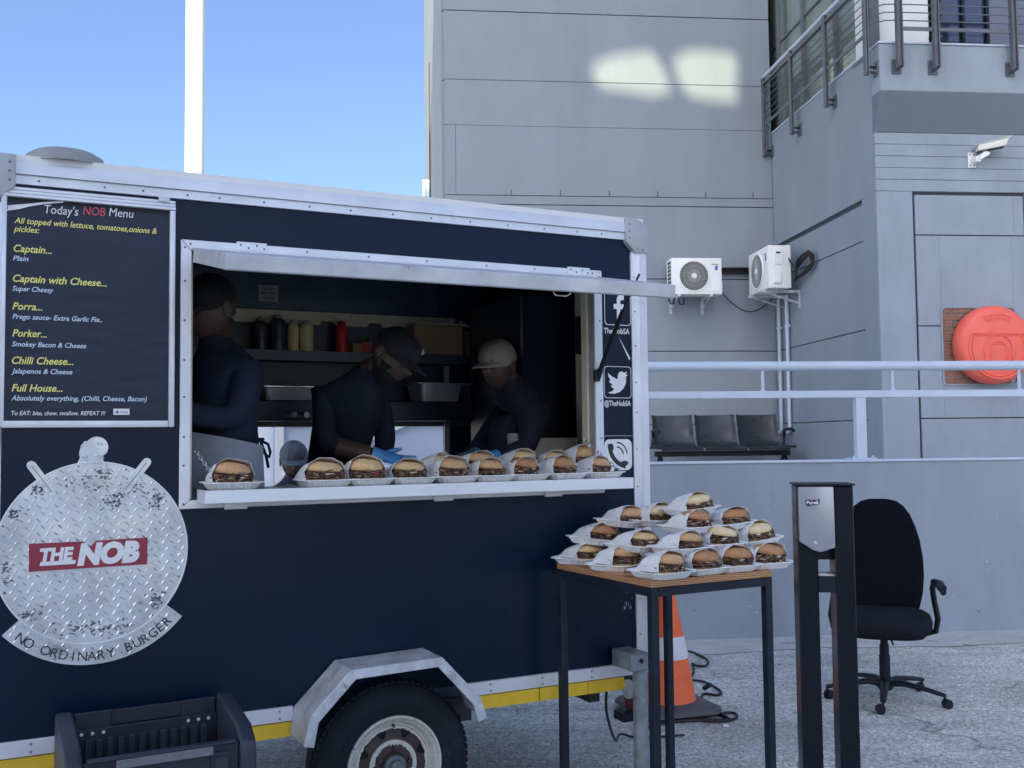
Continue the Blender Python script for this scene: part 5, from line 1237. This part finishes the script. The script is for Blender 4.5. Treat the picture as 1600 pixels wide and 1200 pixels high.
glove(pC, (-.20,-.16,.925), (-.85,-.3,-.05), (0,-.2,-1), M_glove, .3, .9, 1)
glove(pC, (-.235,-.03,.935), (-.9,-.35,-.1), (0,-.3,-1), M_glovek, .4, .9, -1)
# --- somebody outside on the far side, only the cap shows
xD, zD = TR.px(460,706,2.5)
pD = person('person in a slate grey cap outside, seen through the rear hatch', TR.w(xD,2.5,0), .3)
Hd = zD-.055
k_ = Hd/1.56
J4 = {n: ((p[0][0]*k_, p[0][1]*k_, p[0][2]*k_), p[1]) for n, p in J2.items()}
skin_body('body', J4, Bn, [M_cloth2, M_skin], lambda c: 1 if (c[2] > 1.45*k_) else 0, 'pel', pD)
hD = head(pD, (-.01,-.06,Hd), Euler((rad(12),0,0), 'XYZ').to_matrix(), 1.0); cap_mesh(hD, M_capg)
for sx in (-1,1): glove(pD, (sx*.1*k_-.03,-.21*k_,.98*k_), (-.2*sx,-.9,-.2), (0,0,-1), M_skin, .3, .95, sx)

# ================================================================== BAR TABLE
TAB = Frame((.4769,3.5856,0), 28.4)
LX, LY, TZ = .5515, .642, .978
tb = thing('bar_table', 'tall square table with pine top and black steel frame stacked with burgers', 'table', TAB.o, TAB.yaw)
g = MB(); nb = 4
for k in range(nb):
    m = MB(); m.box(0,LX,LY*k/nb+.0006,LY*(k+1)/nb-.0006,TZ,TZ+.024); m.build('top_board', M_wood, tb, bevel=.002, smooth=0)
t_ = .031
g = MB()
g.box(t_,LX-t_,.0,t_,TZ-.032,TZ-.001); g.build('frame_rail', M_steelblk, tb, bevel=.002, smooth=0)
g = MB(); g.box(t_,LX-t_,LY-t_,LY,TZ-.032,TZ-.001); g.build('frame_rail', M_steelblk, tb, bevel=.002, smooth=0)
for x in (0,LX-t_):
    g = MB(); g.box(x,x+t_,t_,LY-t_,TZ-.032,TZ-.001); g.build('frame_rail', M_steelblk, tb, bevel=.002, smooth=0)
    for y in (0,LY-t_):
        g = MB(); g.box(x,x+t_,y,y+t_,.0,TZ-.001); g.build('leg', M_steelblk, tb, bevel=.0025, smooth=0)
# ================================================================== BURGERS AND TRAYS
def tray_mesh(sz=.20):
    def ring(s, z, fl=0):
        out = []; h = s/2; r_ = s*.20; n = 14
        pts = []
        cs = ((h-r_,h-r_,0),(-h+r_,h-r_,90),(-h+r_,-h+r_,180),(h-r_,-h+r_,270))
        for ci, (cx, cy, a) in enumerate(cs):
            for i in range(6): t_ = rad(a+90*i/5); pts.append((cx+r_*math.cos(t_), cy+r_*math.sin(t_)))
            nx_ = cs[(ci+1)%4]; t1 = rad(nx_[2]); e = (nx_[0]+r_*math.cos(t1), nx_[1]+r_*math.sin(t1)); s0 = pts[-1]
            for i in range(1,13): q = i/13; pts.append((s0[0]+(e[0]-s0[0])*q, s0[1]+(e[1]-s0[1])*q))
        for i, p in enumerate(pts):
            k = 1+(fl*(.5+.5*math.cos(i*math.pi)) if fl else 0); out.append((p[0]*k, p[1]*k, z))
        return out
    g = MB(); s = sz
    g.loft([ring(s*.70,.0,.0),ring(s*.73,.003,.045),ring(s*.84,.018,.045),ring(s*.88,.0215,0),ring(s,.026,0),ring(s*1.003,.0245,0),ring(s*1.0,.0275,0),ring(s*.87,.0245,0),ring(s*.83,.020,.03),ring(s*.70,.004,.03),ring(s*.66,.003,0)])
    return g.mesh('tray', M_foam, smooth=14)
TRAY = tray_mesh()
def burger(seed, style, bag=.10, gape=0, fill='onion'):
    """bun crown, filling, bun heel and paper, opening towards -y, standing on z = 0"""
    R_ = random.Random(seed); t = thing('burger', None, None)
    Mb = M_bun[style]; w_, d_, hc = .066*R_.uniform(.95,1.06), .053, .038*R_.uniform(.88,1.18)
    z0 = .030; tilt = R_.uniform(-.16,.16)+gape
    def dome(h, zb, flip=False):
        rings = []; n = 26
        prof = [(.86,-.06),(.97,.03),(1.0,.18),(.985,.36),(.93,.56),(.83,.73),(.66,.87),(.42,.97),(.16,1.0)]
        for q, zz in prof:
            rings.append([(w_*q*math.cos(a)*(1+.04*noise.noise(Vector((math.cos(a)*2,math.sin(a)*2,seed)))), d_*q*math.sin(a), zb+h*zz*(1+.10*noise.noise(Vector((q*math.cos(a)*1.5,q*math.sin(a)*1.5,seed+5))))) for a in [2*math.pi*i/n for i in range(n)]])
        return rings
    g = MB(); g.loft(dome(hc, 0)); o = g.build('bun_crown', Mb, t, smooth=60); o.location = (0,0,z0+.010+max(0,gape)*.03); o.rotation_euler = (0,tilt,0)
    g = MB(); n = 26
    g.loft([[(w_*q*math.cos(a), d_*q*math.sin(a), z+.001*math.sin(a*5)) for a in [2*math.pi*i/n for i in range(n)]] for q, z in ((.82,0),(.95,.003),(.98,.009),(.93,.014),(.8,.015))]); g.build('bun_heel', M_bun[2 if style != 3 else 3], t, smooth=60)
    # patty: ragged disc
    g = MB(); n = 40; rr_ = []
    for q, z in ((.7,.014),(.98,.016),(1.05,.023),(1.06,.031),(.97,.039),(.6,.041)):
        rr_.append([(w_*q*(1+.07*noise.noise(Vector((math.cos(a)*6,math.sin(a)*6,z*300+seed))))*math.cos(a), d_*q*(1.02+.10*noise.noise(Vector((math.cos(a)*6,math.sin(a)*6,z*250+seed+9))))*math.sin(a), z+.003*noise.noise(Vector((a*3,seed,z*90)))) for a in [2*math.pi*i/n for i in range(n)]])
    g.loft(rr_); g.build('patty', M_patty, t, smooth=30)
    g = MB()
    for k in range(64):
        a = R_.uniform(math.pi*1.02, math.pi*1.98); q = R_.uniform(.9,1.08); x, y = w_*q*math.cos(a), d_*q*math.sin(a)*1.02; z = R_.uniform(.017,.043)
        L_ = R_.uniform(.012,.03); ta = a+math.pi/2+R_.uniform(-.5,.5); b_ = R_.uniform(-.006,.006)
        p0 = Vector((x-math.cos(ta)*L_/2, y-math.sin(ta)*L_/2*.8, z)); p2 = Vector((x+math.cos(ta)*L_/2, y+math.sin(ta)*L_/2*.8, z+R_.uniform(-.008,.005)))
        pm = (p0+p2)/2+Vector((math.cos(a)*.006, math.sin(a)*.006, b_-.002))
        g.tube([p0, pm, p2], [.0014,R_.uniform(.0018,.0036),.0010], 5, R_.choice((0,0,0,0,0,1,2)) if fill != 'plain' else R_.choice((0,0,3)))
    stuff(g.build('fried_onions', [M_onion, M_onion2, M_patty, M_patty], t, smooth=60))
    g = MB()
    for k in range(3 if fill != 'bacon' else 5):
        a = R_.uniform(math.pi*1.15, math.pi*1.85); x, y = w_*.98*math.cos(a), d_*1.0*math.sin(a)
        s = R_.uniform(.005,.009)
        g.lathe([(0,-s*.5),(s*.9,-s*.2),(s,0),(s*.7,s*.35),(0,s*.5)], 10, 0, Matrix.Translation((x,y,R_.uniform(.026,.038))) @ Matrix.Scale(1.6,4,(math.cos(a+1.57),math.sin(a+1.57),0)))
    stuff(g.build('sauce', M_mayo if fill != 'bacon' else M_bacon, t, smooth=60))
    # paper sleeve: faceted open front running back to a folded end
    ow, oh = w_+.007, z0+.010+hc+.010
    front_ = [(-ow*.55,-.001),(-ow*.98,.012),(-ow*1.04,oh*.45),(-ow*.80,oh*.84),(-ow*.30,oh*1.03),(ow*.32,oh*1.02),(ow*.82,oh*.82),(ow*1.04,oh*.42),(ow*.98,.012),(ow*.55,-.001)]
    front_ = [(p[0]*R_.uniform(.96,1.04), max(-.001,p[1]*R_.uniform(.95,1.05))) for p in front_]
    g = MB(); rings = []
    for q, kx, kz, y in ((0,1,1,-d_*.42),(.02,.995,.995,-d_*.38),(.3,1.0,.98,-d_*.1),(.6,.98,.90,d_*.5),(.8,.93,.72,d_+bag*.35),(1,.86,.38,d_+bag*.8),(1.1,.80,.12,d_+bag)):
        rings.append([(p[0]*kx+.003*noise.noise(Vector((i*2.1,q*9,seed))), y+(.004*noise.noise(Vector((i*1.3,seed,q*5)))), max(.0005,p[1]*kz+.003*noise.noise(Vector((i*1.7,q*6,seed+3))))) for i, p in enumerate(front_)])
    inn = [[(p[0]*.985,p[1],p[2]*.985+.0006) for p in r_] for r_ in rings[:4]][::-1]
    g.loft(inn+rings, False); g.add(rings[-1], [tuple(range(len(front_)))])
    g.build('paper_sleeve', M_paper, t, smooth=12)
    return t
protos = []
PLACED = set()
def proto(k):
    specs = [(11,0,.07,0,'onion'),(12,1,.07,0,'onion'),(13,2,.07,0,'bacon'),(14,0,.07,.08,'onion'),(15,2,.07,0,'onion'),(16,3,.07,.18,'plain'),(17,1,.07,.05,'onion'),(18,3,.07,.03,'onion'),(19,0,.07,-.08,'onion'),(20,1,.07,0,'plain')]
    return burger(*specs[k])
PROTO = {}
RB = random.Random(5)
def put_burger(frame, x, y, z, deg, k, label, tlabel, grp, tgrp, tdeg=0, tilt=(0,0), s=1.0, boff=(0,0)):
    M0 = Matrix.Translation(frame.w(x,y,z)) @ rotz(frame.yaw+rad(tdeg)) @ Euler((rad(tilt[0]),rad(tilt[1]),0)).to_matrix().to_4x4()
    tr_ = link('pulp_tray', TRAY); tr_.matrix_world = M0; tag(tr_, ' '.join(tlabel.split()[:16]), 'tray', tgrp)
    tbl = None
    if k not in PROTO: PROTO[k] = b_ = proto(k)
    else: b_ = copy_tree(PROTO[k])
    b_.matrix_world = M0 @ Matrix.Translation((boff[0],boff[1],.014)) @ rotz(rad(deg-tdeg)) @ Matrix.Diagonal((s*RB.uniform(.93,1.07),s,s*RB.uniform(.88,1.06)*(.88 if frame is TAB else 1),1))
    tag(b_, label, 'burger', grp)
    return b_
# --- along the serving shelf
SZ = 1.3345
GS, GT = 'burgers lined up on the serving shelf', 'pulp trays on the serving shelf'
def ucol(px_, y): 
    return TR.px(px_, 745, y)[0]
names_f = ['second burger from the left on the shelf, pale bun and thick dark filling','shelf burger with a pink strip of bacon in it','shelf burger just right of the bacon one, below the blue gloves','shelf burger with its bun slid open to the right, fourth in the front row','round tan shelf burger in the middle of the front row','shelf burger with brown bun and neat purple filling, front row','shelf burger with loose onion strips, second from the right end in front','last burger in the front row, next to the phone sticker']
fr = [(506,4,6,0),(571,2,2,3),(638,4,0,0),(705,0,14,-3),(763,3,14,0),(817,6,18,0),(876,1,20,0),(933,0,24,-9)]
put_burger(TR, ucol(362,-.075), -.075, SZ, 4, 0, 'single tan burger in white paper alone at the left end of the shelf', 'white pulp tray under the lone burger at the left end of the shelf', GS, GT, 0, s=1.0)
for i, (px_, k, dg, ty_) in enumerate(fr):
    put_burger(TR, ucol(px_,-.08), -.08, SZ+.0004*(i%2), dg, k, names_f[i], 'white tray under the '+names_f[i].replace(' next to the phone sticker',' by the phone sticker'), GS, GT, ty_, s=.98 if i < 4 else .94)
names_b = ['partly hidden pale burger in the back row behind the slid open one','tan burger in the back row under the black glove of the right cook','pale burger standing highest in the back row of the shelf','gold burger in the back row, second from the right','tilted burger at the right end of the back row']
for i, (px_, k, dg, s, rise) in enumerate(((686,7,25,.9,.012),(749,3,10,.98,.022),(815,4,22,.95,.036),(867,4,12,.92,.03),(910,8,18,.95,.034))):
    put_burger(TR, ucol(px_,.055), .055, SZ+rise, dg, k, names_b[i], 'tray holding the '+names_b[i], GS, GT, 0, tilt=(0,0), s=s)
# --- pyramid on the table
GS, GT = 'burgers piled on the bar table', 'pulp trays piled on the bar table'
TT = TZ+.0245
def tcol_left(px_, ins, z):      # on the line parallel to the left edge, inset ins
    p = hit(px_, 850, TAB.o+TAB.u*ins, TAB.u); return ins, (p-TAB.o).dot(TAB.v)
def tcol_right(px_, ins, z):
    p = hit(px_, 850, TAB.o+TAB.v*ins, TAB.v); return (p-TAB.o).dot(TAB.u), ins
rows_ = [
 # px, edge, inset, z, deg, proto, burger label, tray tdeg, tilt
 (908,'L',.075,0.0,8,4,'bottom burger at the far left corner of the table, dark ragged filling',30,(0,0)),
 (962,'L',.075,0.0,8,3,'bottom burger, second from the left on the left table edge',30,(0,0)),
 (1032,'R',.065,0.0,8,0,'bottom burger on the near corner of the table',6,(0,0)),
 (1087,'R',.085,0.0,2,1,'bottom burger right of the near corner, half covered by the tray above',2,(0,0)),
 (1137,'R',.085,0.0,-4,9,'bottom burger, second from the right end of the table, wide dark meat',0,(0,0)),
 (1189,'R',.085,0.0,-4,6,'bottom burger at the right end of the table',-6,(0,0)),
 (929,'L',.14,0.071,8,9,'second layer burger at the left with a smooth brown bun',34,(4,4)),
 (991,'L',.15,0.068,8,4,'second layer burger with paper hanging over its filling',24,(2,2)),
 (1062,'R',.15,0.068,8,3,'second layer burger above the near corner, sliced onions in front',4,(0,0)),
 (1117,'R',.18,0.07,-4,5,'second layer burger with pale gaping bun like an open mouth',4,(0,0)),
 (1176,'R',.19,0.075,-4,7,'second layer burger at the right end with a pale round bun',-8,(0,-6)),
 (973,'L',.26,0.137,8,8,'third layer burger at the left spilling brown onions',26,(3,4)),
 (1020,'L',.36,0.143,8,7,'third layer burger at the back, mostly hidden by paper',20,(0,0)),
 (1077,'R',.25,0.132,8,6,'third layer burger in the middle with a brown bun',6,(0,0)),
 (1136,'R',.27,0.136,2,1,'third layer burger at the right in a big paper fold',-4,(0,-4)),
 (1080,'R',.32,0.196,8,7,'topmost burger of the pile, pale flat bun',-10,(0,-5)),
]
for px_, e, ins, z, dg, k, lab, tdg, tl_ in rows_:
    x, y = (tcol_left if e == 'L' else tcol_right)(px_, ins, z)
    put_burger(TAB, x, y, TT+z, dg, k, lab, 'tray carrying the '+lab, GS, GT, tdg, tl_, s=.96, boff=(.014,-.022))

# ================================================================== HAND SANITISER STAND
p0 = Vector((.855,2.85,0))
st = thing('sanitiser_stand', 'tall black two-post hand sanitiser stand with a silver dispenser cover', 'sanitiser stand', p0, rad(-7))
W_ = .0755; ZT_ = 1.368
for x0, x1, nm in ((-W_,-W_+.054,'post'),(W_-.052,W_,'post')):
    g = MB(); g.box(x0,x1,-.045,.045,.02,ZT_-.004); g.build(nm, M_blackg, st, bevel=.003, smooth=0)
g = MB(); g.box(-W_-.003,W_+.003,-.06,.06,ZT_-.0035,ZT_+.0015); g.build('top_cap', M_steelblk, st, bevel=.001, smooth=0)
g = MB(); g.box(-W_+.0545,W_-.0525,-.01,.044,1.16,ZT_-.004); g.build('dispenser_back', M_black, st, smooth=0)
g = MB(); g.box(-W_+.0545,W_-.0525,-.044,.044,1.075,1.118); g.build('cross_tray', M_steelblk, st, smooth=0)
g = MB(); g.box(-W_+.0545,W_-.0525,-.03,.035,1.1185,1.1215); g.cyl((-.008,-.01,1.1215),(-.008,-.01,1.124),.013,n=16); g.build('drip_tray', M_foam, st)
g = MB(); g.box(-.22,.22,-.17,.17,0,.0195); g.build('base_plate', M_steelblk, st, bevel=.003, smooth=0)
cov = [(-W_+.003,ZT_-.006),(W_-.055,ZT_-.006),(W_-.054,1.197),(W_-.066,1.195),(W_-.08,1.189),(-.02,1.186),(-.04,1.192),(-W_+.018,1.205),(-W_+.003,1.214)]
g = MB(); g.prism(cov, -.066, -.0455); cv = g.build('dispenser_cover', mat('silver_plastic',(.42,.44,.47),.3,.35,var=.04,vs=3), st, bevel=.004, seg=2, smooth=40)
g = MB(); g.prism([(-.0545,1.312),(-.056,1.326),(-.048,1.3285),(-.036,1.3265),(-.024,1.327),(-.0165,1.330),(-.019,1.315),(-.026,1.3125),(-.038,1.3125),(-.048,1.3095)][::-1], -.0675, -.0663); lb = g.build('logo_flag', mat('logo_navy',(.015,.02,.11),.4), cv, smooth=0)
g = MB(); put_text(g,'Purell',-.0525,-.0215,1.3155,.0095,-.0682,0,.05,.03); g.build('logo_text', M_txtw, lb, smooth=0)
g = MB(); g.add([(-.043,-.0682,1.3262),(-.033,-.0682,1.3285),(-.031,-.0682,1.3268),(-.043,-.0682,1.3252)], [(0,1,2,3)]); g.build('logo_swoosh', M_txtr, lb, smooth=0)
g = MB(); g.prism([(-.036,1.2115),(-.031,1.2175),(-.026,1.2115),(-.026,1.2095),(-.036,1.2095)], -.0668,-.0662); g.build('lock_mark', M_alu, cv, smooth=0)

# ================================================================== OFFICE CHAIR
cc_ = gpt(1384,1093); 
ch = thing('office_chair', 'black high-backed office swivel chair in front of the low wall', 'chair', (cc_.x,cc_.y,0), rad(-18))
def ell(cx, cz, pts, y): return [(cx+p[0], y+p[1], cz+p[2]) for p in pts]
g = MB(); rings = []
bp_ = [(.445,.17),(.50,.208),(.58,.228),(.68,.238),(.78,.236),(.88,.222),(.96,.200),(1.03,.172),(1.08,.138),(1.108,.10),(1.120,.055)]
for z, hw in bp_:
    n = 28; y0 = .17+.10*((z-.45)/.7)+.02*math.sin((z-.45)*6)
    rings.append([(hw*math.copysign(abs(math.cos(a))**.45, math.cos(a)), y0+(.038 if z < 1.1 else .022)*math.copysign(abs(math.sin(a))**.8, math.sin(a))-.018*(1-abs(math.cos(a))**2)*0, z) for a in [2*math.pi*i/n for i in range(n)]])
g.loft(rings); g.build('backrest', M_fab, ch, smooth=70)
g = MB(); rings = []
for z, k in ((.395,.80),(.405,.90),(.43,.985),(.465,1.0),(.49,.97),(.505,.88),(.512,.7)):
    n = 36; rings.append([(.255*k*math.copysign(abs(math.cos(a))**.62, math.cos(a)), -.06+.235*k*math.copysign(abs(math.sin(a))**.62, math.sin(a)), z-.02*(1 if math.sin(a) < -.6 else 0)*k) for a in [2*math.pi*i/n for i in range(n)]])
g.loft(rings); g.build('seat', M_seatfab, ch, smooth=70)
g = MB(); g.box(-.09,.09,-.12,.08,.365,.394); g.tube([(0,.08,.37),(0,.2,.38),(0,.24,.52)], .02, 8); g.build('seat_mechanism', M_black, ch, bevel=.006)
g = MB(); g.tube([(.03,-.06,.365),(.045,-.1,.33)], .006, 6); g.tube([(-.12,-.08,.375),(-.22,-.12,.35)], .006, 6); g.build('height_lever', M_black, ch)
for s in (-1,1):
    g = MB()
    path = [(s*.10,-.02,.388),(s*.22,-.02,.385),(s*.275,-.02,.40),(s*.287,-.03,.47),(s*.272,-.03,.56),(s*.262,-.04,.64),(s*.275,-.09,.685),(s*.287,-.18,.69),(s*.295,-.25,.672),(s*.30,-.27,.65)]
    rings = []
    P_ = [Vector(p) for p in path]
    for i, p in enumerate(P_):
        t_ = (P_[min(i+1,len(P_)-1)]-P_[max(i-1,0)]).normalized(); u_ = Vector((0,1,0)) if abs(t_.y) < .7 else Vector((1,0,0)); u_ = (u_-t_*u_.dot(t_)).normalized(); q_ = t_.cross(u_)
        wd = .030 if i < 6 else .027; rings.append([tuple(p+u_*wd*math.cos(a)+q_*.016*math.sin(a)) for a in [2*math.pi*k/10 for k in range(10)]])
    g.loft(rings); g.build('armrest', M_black, ch, smooth=60)
g = MB(); g.lathe([(.0,.10),(.030,.10),(.030,.25),(.026,.252),(.026,.31),(.021,.312),(.021,.368),(0,.368)], 20); g.build('gas_column', M_black, ch, smooth=40)
g = MB(); g.lathe([(0,.055),(.035,.057),(.048,.075),(.048,.11),(.035,.118),(0,.118)], 20); g.build('base_hub', M_black, ch)
for k in range(5):
    a = rad(-22+72*k)
    ca, sa = math.cos(a), math.sin(a)
    g = MB(); rings = []
    for q, w_, z, h in ((.03,.028,.095,.02),(.10,.026,.104,.017),(.2,.022,.094,.014),(.30,.018,.076,.012),(.33,.016,.070,.011)):
        c = Vector((ca*q,sa*q,z)); r_ = Vector((-sa,ca,0)); rings.append([tuple(c+r_*w_*math.cos(t_)+Vector((0,0,h*math.sin(t_)))) for t_ in [2*math.pi*j/10 for j in range(10)]])
    g.loft(rings); lg = g.build('base_arm', M_black, ch, smooth=60)
    Mc = Matrix.Translation((ca*.325,sa*.325,0)) @ rotz(a+.9+k)
    g = MB(); g.cyl((0,0,.048),(0,0,.07),.007,n=8,M=Mc); cs_ = g.build('castor', M_black, lg)
    for s in (-1,1):
        g = MB(); g.lathe([(.0,-.008),(.022,-.008),(.0255,-.004),(.0255,.004),(.022,.008),(0,.008)], 20, M=Mc @ Matrix.Translation((.015,s*.013,.0256)) @ Matrix.Rotation(rad(90),4,'X')); g.build('castor_wheel', M_black, lg)
    g = MB(); g.prism([(.0,.05),(-.012,.035),(.0,.03),(.03,.045),(.018,.053)], -.004,.004, 0, Mc); g.build('castor_hood', M_black, lg)

# ================================================================== TRAFFIC CONE AND CABLES
cp = gpt(1043,1112)
cn = thing('traffic_cone', 'orange traffic cone with one white sleeve standing behind the trailer corner', 'traffic cone', (cp.x,cp.y,0), rad(18))
g = MB(); g.lathe([(.165,.04),(.158,.07),(.148,.10),(.146,.13),(.143,.15),(.098,.40),(.072,.53),(.034,.735),(.028,.75),(.018,.752),(.018,.70)], 40); g.build('cone_body', M_orange, cn, smooth=50)
g = MB(); g.lathe([(.1195,.30),(.1200,.302),(.0975,.418),(.0965,.418)], 40); g.build('reflective_sleeve', M_refl, cn)
def oct_(s, c, z): return [(s-c,s,z),(-s+c,s,z),(-s,s-c,z),(-s,-s+c,z),(-s+c,-s,z),(s-c,-s,z),(s,-s+c,z),(s,s-c,z)]
g = MB(); g.loft([oct_(.225,.05,.022),oct_(.235,.05,.028),oct_(.23,.05,.05),oct_(.18,.04,.068),oct_(.15,.04,.074)]); g.build('rubber_base', mat('grey_rubber',(.10,.10,.105),.7,var=.15,vs=9), cn, smooth=30)
g = MB(); g.loft([oct_(.19,.05,0),oct_(.205,.05,.0215)]); g.build('base_foot', mat('dark_red_rubber',(.10,.018,.02),.7), cn, smooth=0)
def cable(name, label, pts, r_=.0075, lift=None):
    P_ = []
    for i, p in enumerate(pts):
        z = p[2] if len(p) > 2 else r_+.0035
        q = gpt(p[0], p[1], 0); P_.append(Vector((q.x,q.y,z)))
    # smooth with Catmull-Rom
    out = []
    for i in range(len(P_)-1):
        a, b_, c, d = P_[max(i-1,0)], P_[i], P_[i+1], P_[min(i+2,len(P_)-1)]
        for k in range(6):
            t_ = k/6; out.append(.5*((2*b_)+(c-a)*t_+(2*a-5*b_+4*c-d)*t_*t_+(3*b_-a-3*c+d)*t_**3))
    out.append(P_[-1])
    g = MB(); g.tube(out, r_, 8); o = g.build(name, M_rubcab); tag(o, label, 'cable'); return o
cable('power_cable', 'black power cable looping behind the cone, farthest loop of the tangle', [(1064,1020),(1080,1021),(1100,1030),(1107,1037),(1102,1043),(1090,1043),(1081,1039),(1084,1046),(1083,1055),(1075,1064)])
cable('power_cable', 'black power cable in a wide loop right of the cone, middle of the tangle', [(1075,1066),(1096,1067),(1115,1075),(1127,1085),(1120,1089),(1104,1087),(1097,1090),(1098,1100),(1110,1113),(1128,1119),(1140,1128),(1128,1130),(1100,1130)])
cable('power_cable', 'black power cable lying nearest, running right from the trailer corner', [(1012,1141),(1035,1133),(1060,1130),(1100,1128),(1140,1128),(1152,1123),(1146,1117),(1130,1118),(1140,1127),(1126,1120),(1105,1113),(1088,1105)])
g = MB(); a_ = TR.px(960,1078); q = gpt(1002,1156); w0 = TR.w(a_[0],.06,.44); 
pp = [w0, w0+Vector((-.0,.03,-.12)), w0*.62+Vector((q.x,q.y,0))*.38+Vector((-.03,0,-.14)), Vector((q.x-.10,q.y-.0,.03)), Vector((q.x,q.y,.01)), Vector((q.x+.25,q.y+.05,.01))]
sm = []
for i in range(len(pp)-1):
    a, b_, c, d = pp[max(i-1,0)], pp[i], pp[i+1], pp[min(i+2,len(pp)-1)]
    for k in range(6): t_ = k/6; sm.append(.5*((2*b_)+(c-a)*t_+(2*a-5*b_+4*c-d)*t_*t_+(3*b_-a-3*c+d)*t_**3))
g.tube(sm, .006, 8); tag(g.build('hanging_cable', M_rubcab), 'thin black cable hanging from the trailer chassis to the ground', 'cable')
q = gpt(1104,1085); g = MB(); g.tube([(q.x-.01,q.y+.02,.03),(q.x+.02,q.y-.02,.06)], .014, 8); tag(g.build('cable_plug', M_black), 'short black plug sticking up from the cable tangle by the cone', 'plug')
q = gpt(1135,1136); g = MB(); g.box(q.x-.018,q.x+.012,q.y-.012,q.y+.012,.0045,.012); tag(g.build('paper_scrap', M_white, smooth=0), 'tiny white scrap lying on the asphalt near the cables', 'litter')
# a few stones and crumbs
g = MB(); R_ = random.Random(77)
for k in range(900):
    x, y = R_.uniform(-2,5), R_.uniform(2.5,7.6); s = R_.uniform(.002,.006)*(1.3 if y > 6.8 else 1)
    Mk = Matrix.Translation((x,y,s*.45)) @ Euler((R_.random()*3,R_.random()*3,R_.random()*3)).to_matrix().to_4x4() @ Matrix.Diagonal((s,s*R_.uniform(.6,1),s*R_.uniform(.5,.8),1))
    g.add([(1,0,0),(-1,0,0),(0,1,0),(0,-1,0),(0,0,1),(0,0,-1)], [(0,2,4),(2,1,4),(1,3,4),(3,0,4),(2,0,5),(1,2,5),(3,1,5),(0,3,5)], R_.choice((0,0,1)), Mk)
tag(g.build('loose_grit', [M_conc, mat('dark_stone',(.09,.09,.09),.9)], smooth=0), 'scattered fine grit and crumbs on the asphalt', 'grit', kind='stuff')

# ================================================================== BLACK TOOL CRATE
tc_ = thing('tool_chest', 'open black plastic tool chest standing in front of the trailer wheel arch', 'tool chest', TR.w(-.905,-.29,0), TR.yaw+rad(1.5))
CW, CDp, ZL, ZR = .255, .165, .568, .47
M_crate = mat('crate_plastic', (.016,.022,.035), .5, var=.15, vs=8, bump=.06, bs=150)
g = MB(); g.box(-CW+.03,CW-.03,-CDp,-CDp+.012,.06,ZL); g.build('front_wall', M_crate, tc_, smooth=0, bevel=.003)
g = MB(); g.box(-CW+.03,CW-.03,CDp-.02,CDp-.008,.06,ZL+.02); g.build('back_wall', M_crate, tc_, smooth=0, bevel=.003)
g = MB(); g.box(-CW+.03,CW-.03,-CDp,CDp,.05,.06); g.build('bottom', M_crate, tc_, smooth=0)
for k in range(12):
    x = -CW+.075+k*(2*CW-.15)/11; g = MB(); g.prism([(x-.0115,.16),(x+.0115,.16),(x+.010,ZL-.012),(x-.010,ZL-.012)], CDp-.034, CDp-.0205); g.build('inner_rib', mat('rib_grey',(.03,.037,.055),.45), tc_, bevel=.002, smooth=0)
for s in (-1,1):
    g = MB(); x0, x1 = (s*(CW-.029), s*(CW+.022)) if s > 0 else (s*(CW+.022), s*(CW-.029))
    g.prism([(-CDp-.012,.02),(-CDp-.02,ZL-.05),(-CDp-.012,ZL+.0),(-CDp+.05,ZL+.04),(CDp-.05,ZL+.075),(CDp,ZL+.08),(CDp+.012,ZL+.055),(CDp+.012,.02)], x0, x1, ax='x'); g.build('end_cheek', mat('cheek_grey',(.03,.038,.055),.45,bump=.05,bs=120), tc_, bevel=.012, seg=3, smooth=40)
g = MB(); g.box(-CW+.031,CW-.031,CDp-.006,CDp+.006,ZL+.021,ZL+.068); ld = g.build('lid', M_crate, tc_, bevel=.003, smooth=0)
for s in (-1,1):
    g = MB(); g.box(s*(CW-.09)-.055,s*(CW-.09)+.055,CDp-.014,CDp-.0065,ZL+.018,ZL+.072); hb_ = g.build('lid_hinge', M_crate, tc_, bevel=.003, smooth=0)
    for k in range(3):
        g = MB(); g.cyl((s*(CW-.09)-.035+k*.033,CDp-.021,ZL+.006),(s*(CW-.09)-.035+k*.033,CDp-.024,ZL+.006),.0055,n=10); g.build('rivet', M_alu, hb_)
g = MB(); g.box(-CW+.04,CW-.04,-CDp-.008,-CDp+.02,ZL,ZL+.008); g.build('front_rim', MATS['rib_grey'], tc_, bevel=.002, smooth=0)
g = MB(); g.box(-.135,.145,-CDp-.012,-CDp-.0005,ZL-.026,ZL-.0005); g.build('ruler_strip', mat('strip_dull',(.17,.18,.2),.5,var=.2,vs=30), tc_, bevel=.002, smooth=0)
for x in (-CW+.085, CW-.085):
    g = MB(); g.box(x-.03,x+.03,-CDp-.01,-CDp-.001,ZL-.13,ZL-.02); la = g.build('latch', M_crate, tc_, bevel=.003, smooth=0)
    g = MB(); g.box(x-.02,x+.02,-CDp-.022,-CDp-.0105,ZL-.115,ZL-.035); g.build('latch_flap', MATS['rib_grey'], la, bevel=.005)
    g = MB(); g.cyl((x-.028,-CDp-.012,ZL-.126),(x+.028,-CDp-.012,ZL-.126),.003,n=6); g.build('latch_pin', M_alu, la)
for s in (-1,1):
    g = MB(); g.lathe([(0,-.02),(.05,-.02),(.06,-.012),(.06,.012),(.05,.02),(0,.02)], 20, M=Matrix.Translation((s*(CW+.0),CDp-.02,.06)) @ Matrix.Rotation(rad(90),4,'Y')); g.build('chest_wheel', M_black, tc_)
